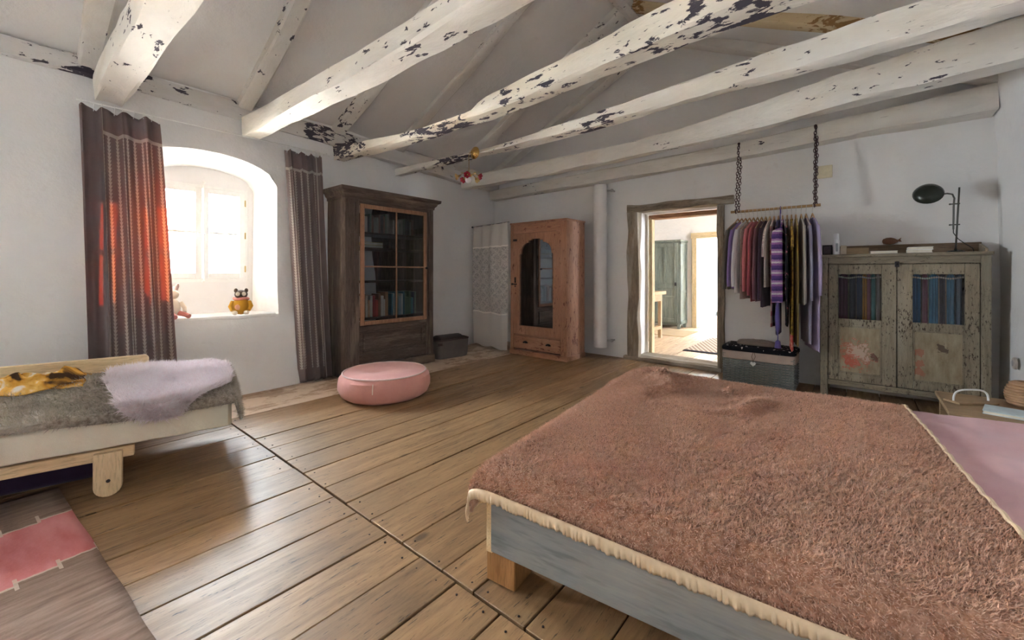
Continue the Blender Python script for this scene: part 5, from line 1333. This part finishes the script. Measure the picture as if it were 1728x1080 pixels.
o = thing('wall_socket', 'worn round beige socket on the white wall beside the cabinet', 'socket', (.915, 4.90, .505))
part('plate', MB().lathe([(.002, -.004), (.045, -.004), (.045, .010), (.036, .014), (.002, .014)], (0, 0, 0), 20, Matrix.Rotation(radians(-90), 3, 'Y')), m_plain('worn_beige', (.60, .52, .46), .7, 0, .2), o)
part('insert', MB().lathe([(.002, .0), (.022, .0), (.022, .017), (.002, .017)], (0, 0, 0), 16, Matrix.Rotation(radians(-90), 3, 'Y')), m_plain('worn_grey', (.45, .42, .42), .7), o)
# ------------------------------------------------------------------ window curtains
def m_curtain(name, plain_l, plain_r, cols):
    """woven brown-grey cloth with columns of small pale arrow shapes; lets light through"""
    t = NT(name); x, y, z = t.sep(t.co('UV'))
    f = t.math('FRACT', t.math('MULTIPLY', x, float(cols))); d = t.math('ABSOLUTE', t.math('SUBTRACT', f, .5))
    zig = t.math('FRACT', t.math('ADD', t.math('MULTIPLY', y, 85.0), t.math('MULTIPLY', d, -.9)))
    colm = t.math('LESS_THAN', d, t.math('ADD', t.math('MULTIPLY', zig, .17), .05))
    ins = t.math('MULTIPLY', t.math('GREATER_THAN', x, plain_l), t.math('LESS_THAN', x, 1 - plain_r))
    ins = t.math('MULTIPLY', ins, t.math('MULTIPLY', t.math('LESS_THAN', y, .915), t.math('GREATER_THAN', y, .055)))
    hl = t.math('MULTIPLY', t.math('LESS_THAN', t.math('ABSOLUTE', t.math('SUBTRACT', y, .92)), .006), t.math('GREATER_THAN', x, plain_l))
    ed = t.math('LESS_THAN', t.math('ABSOLUTE', t.math('SUBTRACT', x, plain_l if plain_l else 1 - plain_r)), .006)
    k = t.math('MAXIMUM', t.math('MULTIPLY', colm, ins), t.math('MAXIMUM', hl, ed))
    w = t.noise(t.co(scale=(1, 1, 1)), 380, 2)
    base = t.mix(w, (.15, .132, .135), (.26, .23, .23)); c = t.mix(t.math('MULTIPLY', k, .85), base, (.62, .54, .48))
    t.bump(w, .3, .002)
    t.put(t.b.inputs['Base Color'], c); t.b.inputs['Roughness'].default_value = .95; t.b.inputs['Specular IOR Level'].default_value = .1
    tl = t.n('ShaderNodeBsdfTranslucent'); t.put(tl.inputs[0], t.mix(k, (.75, .22, .06), (.95, .50, .20)))
    mx = t.n('ShaderNodeMixShader'); mx.inputs[0].default_value = .17; t.put(mx.inputs[1], t.b.outputs[0]); t.put(mx.inputs[2], tl.outputs[0]); t.put(t.out.inputs[0], mx.outputs[0])
    return t.m
def curtain(label, ya, yb, yc, yd, z0, z1, mat, folds, amp, seed, x0):
    c = thing('window_curtain', label, 'curtain', (0, 0, 0), 0, 'patterned window curtains')
    def fn(u, v):
        top, bot = ya + (yb - ya) * u, yc + (yd - yc) * u
        s = (1 - v) ** .8; y = top + (bot - top) * s
        ph = folds * 2 * pi * (u + .05 * sin(3 * u + seed))
        a = amp * (.75 + .6 * (1 - v)); xx = x0 + .10 * (1 - v) ** 1.5 + a * sin(ph + .5 * sin(v * 3 + seed)) + .3 * a * sin(ph * 2.3 + v * 2)
        y += .35 * a * cos(ph) ; zz = z0 + (z1 - z0) * v + .012 * sin(ph) * (1 - v) - (.035 * (1 - abs(sin(ph / 2))) * v ** 8)
        return (xx, y, zz)
    m = MB(); m.grid(fn, 150, 70); part('cloth', m, mat, c, solid=.002)
    for k in range(8):
        p = fn((k + .3) / 8, 1.0); rg = part('ring', MB().tube([(-4.695 + .0105 * cos(a), p[1], 2.5535 + .0125 * sin(a)) for a in np.linspace(0, 2 * pi, 13)[:-1]], .0022, 5, True), WINPAINT, c)
        part('clip', MB().tube([(-4.695, p[1], 2.542), ((p[0] - 4.695) / 2, p[1], (2.542 + p[2]) / 2), (p[0], p[1], p[2] - .014)], .0025, 5), WINPAINT, rg)
curtain('wide dark curtain with pale arrow stripes left of the window', .31, .80, .36, .90, .02, 2.535, m_curtain('arrow_weave_wide', .27, 0, 13), 4.2, .035, 1, -4.70)
curtain('narrow dark curtain with pale arrow stripes beside the bookcase', 1.83, 2.25, 1.95, 2.33, .015, 2.53, m_curtain('arrow_weave_narrow', 0, .2, 10), 3.6, .034, 4, -4.70)
r = thing('curtain_rod', 'thin white curtain rod over the arched niche', 'curtain rod', (0, 0, 0))
part('rod', MB().tube([(-4.695, .30, 2.5575), (-4.695, 2.33, 2.5575)], .006, 8), WINPAINT, r)
for y in (.33, 1.30, 2.30): part('bracket', MB().tube([(-4.83, y, 2.575), (-4.70, y, 2.572), (-4.695, y, 2.56)], .005, 6), WINPAINT, r)

# ------------------------------------------------------------------ soft toys on the sill
def toys():
    KN = F_('mustard_knit', (.62, .33, .03), (.52, .26, .02)); BR = F_('brown_plush', (.12, .075, .055)); PK = F_('pink_knit', (.78, .30, .26)); CRM = F_('cream_plush', (.80, .70, .58))
    t = thing('soft_toy', 'brown-headed soft toy in mustard sweater and pink scarf on the sill', 'soft toy', (-4.93, 1.50, .768), radians(-20))
    part('body', MB().ball((0, 0, .085), .085, .085, .088), KN, t)
    h = part('head', MB().ball((0, 0, .205), .055, .060, .048), BR, t)
    for s in (-1, 1):
        part('ear', MB().ball((0, s * .045, .245), .016, .018, .024), BR, h)
        e = part('eye_patch', MB().ball((.048, s * .026, .212), .010, .020, .021), CRM, h)
        part('arm', MB().tube([(.02, s * .07, .13), (.05, s * .088, .085), (.075, s * .07, .045)], [.022, .022, .018], 8), KN, t)
        part('foot', MB().ball((.085, s * .05, .022), .032, .026, .022), CRM, t)
    part('beak', MB().ball((.06, 0, .198), .010, .008, .012), IRON, h)
    part('scarf', MB().tube([(.058 * cos(a), .062 * sin(a), .162 + .004 * sin(3 * a)) for a in np.linspace(0, 2 * pi, 21)[:-1]], .014, 8, True), PK, t)
    part('belly_patch', MB().ball((.062, -.02, .08), .024, .032, .034), F_('peach_patch', (.85, .45, .28)), t)
    r = thing('soft_toy', 'cream soft toy with pink legs half behind the wide curtain', 'soft toy', (-4.88, .93, .772), radians(20))
    part('body', MB().ball((0, 0, .10), .055, .06, .09), CRM, r); hd = part('head', MB().ball((0, 0, .225), .045, .048, .045), CRM, r)
    for s in (-1, 1):
        part('ear', MB().tube([(0, s * .025, .26), (.0, s * .035, .30), (.01, s * .04, .325)], [.014, .018, .006], 8), F_('mauve_plush', (.48, .36, .36)) if s < 0 else bpy.data.materials['mauve_plush'], hd)
        part('leg', MB().tube([(.03, s * .035, .05), (.08, s * .05, .04), (.13, s * .06, .022)], [.024, .022, .022], 8), PK, r)
        part('arm', MB().tube([(.02, s * .055, .15), (.05, s * .07, .10), (.07, s * .06, .06)], [.018, .017, .016], 8), CRM, r)
toys()

# ------------------------------------------------------------------ flower chandelier
def chandelier():
    BRASS = m_plain('polished_brass', (.62, .40, .13), .25, .95, .1, 30, .05); RED = m_plain('red_glass_petal', (.36, .02, .04), .25, 0, .2, 60, .05); AMB = m_plain('amber_petal', (.62, .42, .16), .3, 0, .15, 60, .05); OPAL = m_plain('opal_glass', (.85, .78, .80), .2, 0, .03, 20, 0)
    c = thing('flower_chandelier', 'small brass chandelier with red glass petals under a beam', 'chandelier', (-3.35, 3.25, 2.27))
    part('ceiling_rose', MB().lathe([(.005, .05), (.018, .048), (.022, .036), (.045, .026), (.055, .014), (.068, .006), (.070, 0), (.005, 0)], (0, .095, .29), 24, Matrix.Rotation(radians(90), 3, 'X')), BRASS, c)
    part('stem', MB().tube([(0, .05, .285), (0, .012, .275), (0, 0, .25), (0, 0, .03)], .0035, 6), BRASS, c)
    part('hub', MB().lathe([(.004, .06), (.014, .05), (.02, .035), (.034, .02), (.03, .0), (.012, -.02), (.004, -.03)], seg=16), BRASS, c)
    part('opal_shade', MB().lathe([(.01, -.0), (.028, -.008), (.04, -.03), (.036, -.055), (.02, -.072), (.003, -.076)], (.015, -.02, 0), 18), OPAL, c)
    for k in range(5):
        a = 2 * pi * k / 5 + .35; ca, sa = cos(a), sin(a)
        arm = part('arm', MB().tube([(0.02 * ca, .02 * sa, .02), (.07 * ca, .07 * sa, .035), (.11 * ca, .11 * sa, .01)], .004, 6), BRASS, c)
        fl = MB()
        for q in range(6):
            b = 2 * pi * q / 6; Mx = Matrix.Rotation(a, 3, 'Z') @ Matrix.Rotation(radians(105), 3, 'Y') @ Matrix.Rotation(b, 3, 'Z')
            cc = Vector((.12 * ca, .12 * sa, -.002)) + Mx @ Vector((.024, 0, .016)); fl.ball(tuple(cc), .021, .017, .007, 8, 5, Mx @ Matrix.Rotation(radians(-50), 3, 'Y'))
        part('petals', fl, RED if k % 2 == 0 else AMB, arm); part('cup', MB().ball((.118 * ca, .118 * sa, .0), .014), BRASS, arm)
        part('leaf', MB().ball((.075 * ca, .075 * sa, .045), .022, .012, .004, 8, 5, Matrix.Rotation(a, 3, 'Z')), m_plain('gilt_leaf', (.40, .36, .14), .35, .8) if k == 0 else bpy.data.materials['gilt_leaf'], arm)
chandelier()

# ------------------------------------------------------------------ things in the rooms beyond
def hall():
    GW = m_wood('grey_green_paint', (.10, .118, .10), (.20, .22, .185), 'z', 1, .6, (.30, .31, .26), .4, .35)
    w = thing('hall_wardrobe', 'narrow grey-green panelled wardrobe in the hall', 'wardrobe', (-3.52, 9.0, 0))
    Wd, D, H = .62, .46, 1.90
    part('carcass', MB().box(.01, Wd - .01, .02, D, .09, H - .03), GW, w, .006)
    part('cornice', MB().box(-.02, Wd + .02, -.015, D + .0, H - .045, H), GW, w, .012)
    for x0 in (0, Wd - .07):
        for y0 in (0.02, D - .06): part('foot', MB().prism([(x0, .11), (x0, 0), (x0 + .05, 0), (x0 + .07, .11)], y0, y0 + .05, 'y'), GW, w, .003)
    d = part('door', MB().box(.05, .13, -.008, .02, .13, H - .07).box(Wd - .13, Wd - .05, -.008, .02, .13, H - .07).box(.13, Wd - .13, -.008, .02, H - .15, H - .07).box(.13, Wd - .13, -.008, .02, .13, .22).box(.13, Wd - .13, -.008, .02, .86, .95).box(.27, .33, -.008, .02, .95, H - .15).box(.13, Wd - .13, -.008, .02, .66, .70), GW, w, .005)
    part('panel', MB().box(.13, Wd - .13, .006, .012, .22, H - .15), GW, d)
    part('latch', MB().box(Wd - .11, Wd - .075, -.022, -.008, .92, .99).ball((Wd - .09, -.028, .955), .016), IRON, d)
    m = MB()
    for z0, z1 in ((.2, .75), (.83, 1.28), (1.36, 1.80)): m.box(Wd - .012, Wd - .006, .07, D - .06, z0, z1)
    for z in (.10, .76, 1.29, 1.81): m.box(Wd - .012, Wd + .004, .02, D, z, z + .07)
    for y in (.02, D - .055): m.box(Wd - .012, Wd + .004, y, y + .055, .10, 1.86)
    part('side_frame', m, GW, w, .003)
    TB = m_wood('worn_table_wood', (.34, .22, .12), (.60, .45, .28), 'z', 1, .7)
    t = thing('hall_table', 'rough wooden work table at the edge of the hall doorway', 'table', (-3.05, 7.35, 0))
    part('table_top', MB().box(-.5, .32, -.35, .35, .80, .86), TB, t, .008); part('apron', MB().box(-.45, .26, -.30, .30, .68, .80), TB, t, .004)
    for x in (-.45, .20):
        for y in (-.30, .24): part('leg', MB().box(x, x + .06, y, y + .06, 0, .68), TB, t, .006)
    part('lower_stretcher', MB().box(.205, .255, -.24, .24, .16, .22), TB, t, .004)
    t2 = NT('striped_runner'); x, y, z = t2.sep(t2.co()); f = t2.math('FRACT', t2.math('MULTIPLY', t2.math('ADD', x, t2.math('MULTIPLY', y, .5)), 14.0))
    c = t2.mix(t2.math('GREATER_THAN', f, .55), (.30, .22, .17), (.55, .45, .36)); c = t2.mix(t2.math('LESS_THAN', y, .10), c, (.035, .03, .04)); RN_ = t2.done(c, .95, spec=.1)
    o = part('hall_runner', MB().box(0, .95, 0, 1.6, .0005, .011), RN_, None, .003); o.location = (-2.08, 6.56, 0)
    tag(o, 'striped brown runner with a dark end band on the hall floor', 'rug')
    o = part('jute_mat', MB().box(-.5, .45, 0, .9, .0005, .010), m_fabric('jute_yellow', (.42, .27, .10), (.34, .21, .08), 200), None, .003); o.location = (-2.95, 7.95, 0)
    tag(o, 'ochre jute mat in front of the grey-green wardrobe', 'rug')
    # cloth-covered table in the farthest room
    tc = thing('covered_table', 'small table under a pale floral cloth in the farthest room', 'table', (-3.45, 12.55, 0))
    PF = m_floral('pale_floral_cloth', (.62, .58, .48), (.30, .28, .24), 18, .34)
    def fn(u, v):
        a = 2 * pi * u; e = .4; rx = .34 + .03 * (1 - v) * sin(a * 9); px = math.copysign(abs(cos(a)) ** e, cos(a)); py = math.copysign(abs(sin(a)) ** e, sin(a))
        return (rx * px, .30 * py * (rx / .34), .02 + .86 * v)
    m = MB(); m.grid(fn, 80, 10); m.box(-.33, .33, -.29, .29, .865, .885); part('cloth', m, PF, tc); part('frame', MB().box(-.30, .30, -.26, .26, 0, .86), TB, tc)
    o = thing('shoe', 'black and white shoe on the floor beside the covered table', 'shoe', (-2.925, 12.33, 0), radians(30))
    part('sole', MB().box(-.13, .13, -.045, .045, 0, .02), m_plain('white_rubber', (.75, .75, .75), .6), o, .012, seg=3)
    part('upper', MB().loft([[(x, w_ * cos(a), .02 + h_ * max(0, sin(a))) for a in np.linspace(0, pi, 9)] for x, w_, h_ in ((-.12, .02, .06), (-.10, .038, .10), (-.03, .04, .095), (.05, .042, .05), (.11, .035, .035), (.128, .01, .02))]), m_plain('black_canvas', (.02, .02, .022), .8), o)
    tp = thing('dried_twigs', 'white branch arrangement on the covered table', 'branches', (-3.2, 12.5, .886))
    rnd = random.Random(5); m = MB()
    for k in range(7):
        a = rnd.uniform(0, 2 * pi); L = rnd.uniform(.2, .4); p = [(0, 0, .06)]
        for q in range(1, 5): p.append((L * .35 * cos(a) * q / 4 + rnd.uniform(-.02, .02), L * .35 * sin(a) * q / 4 + rnd.uniform(-.02, .02), .06 + L * q / 4))
        m.tube(p, [.005, .004, .003, .003, .002], 5)
    part('branches', m, m_plain('white_twig', (.7, .7, .68), .8), tp); part('vase', MB().lathe([(.03, 0), (.04, .01), (.045, .05), (.025, .09), (.022, .10), (.018, .10)], seg=16), m_plain('white_vase', (.8, .8, .8), .4), tp)
hall()
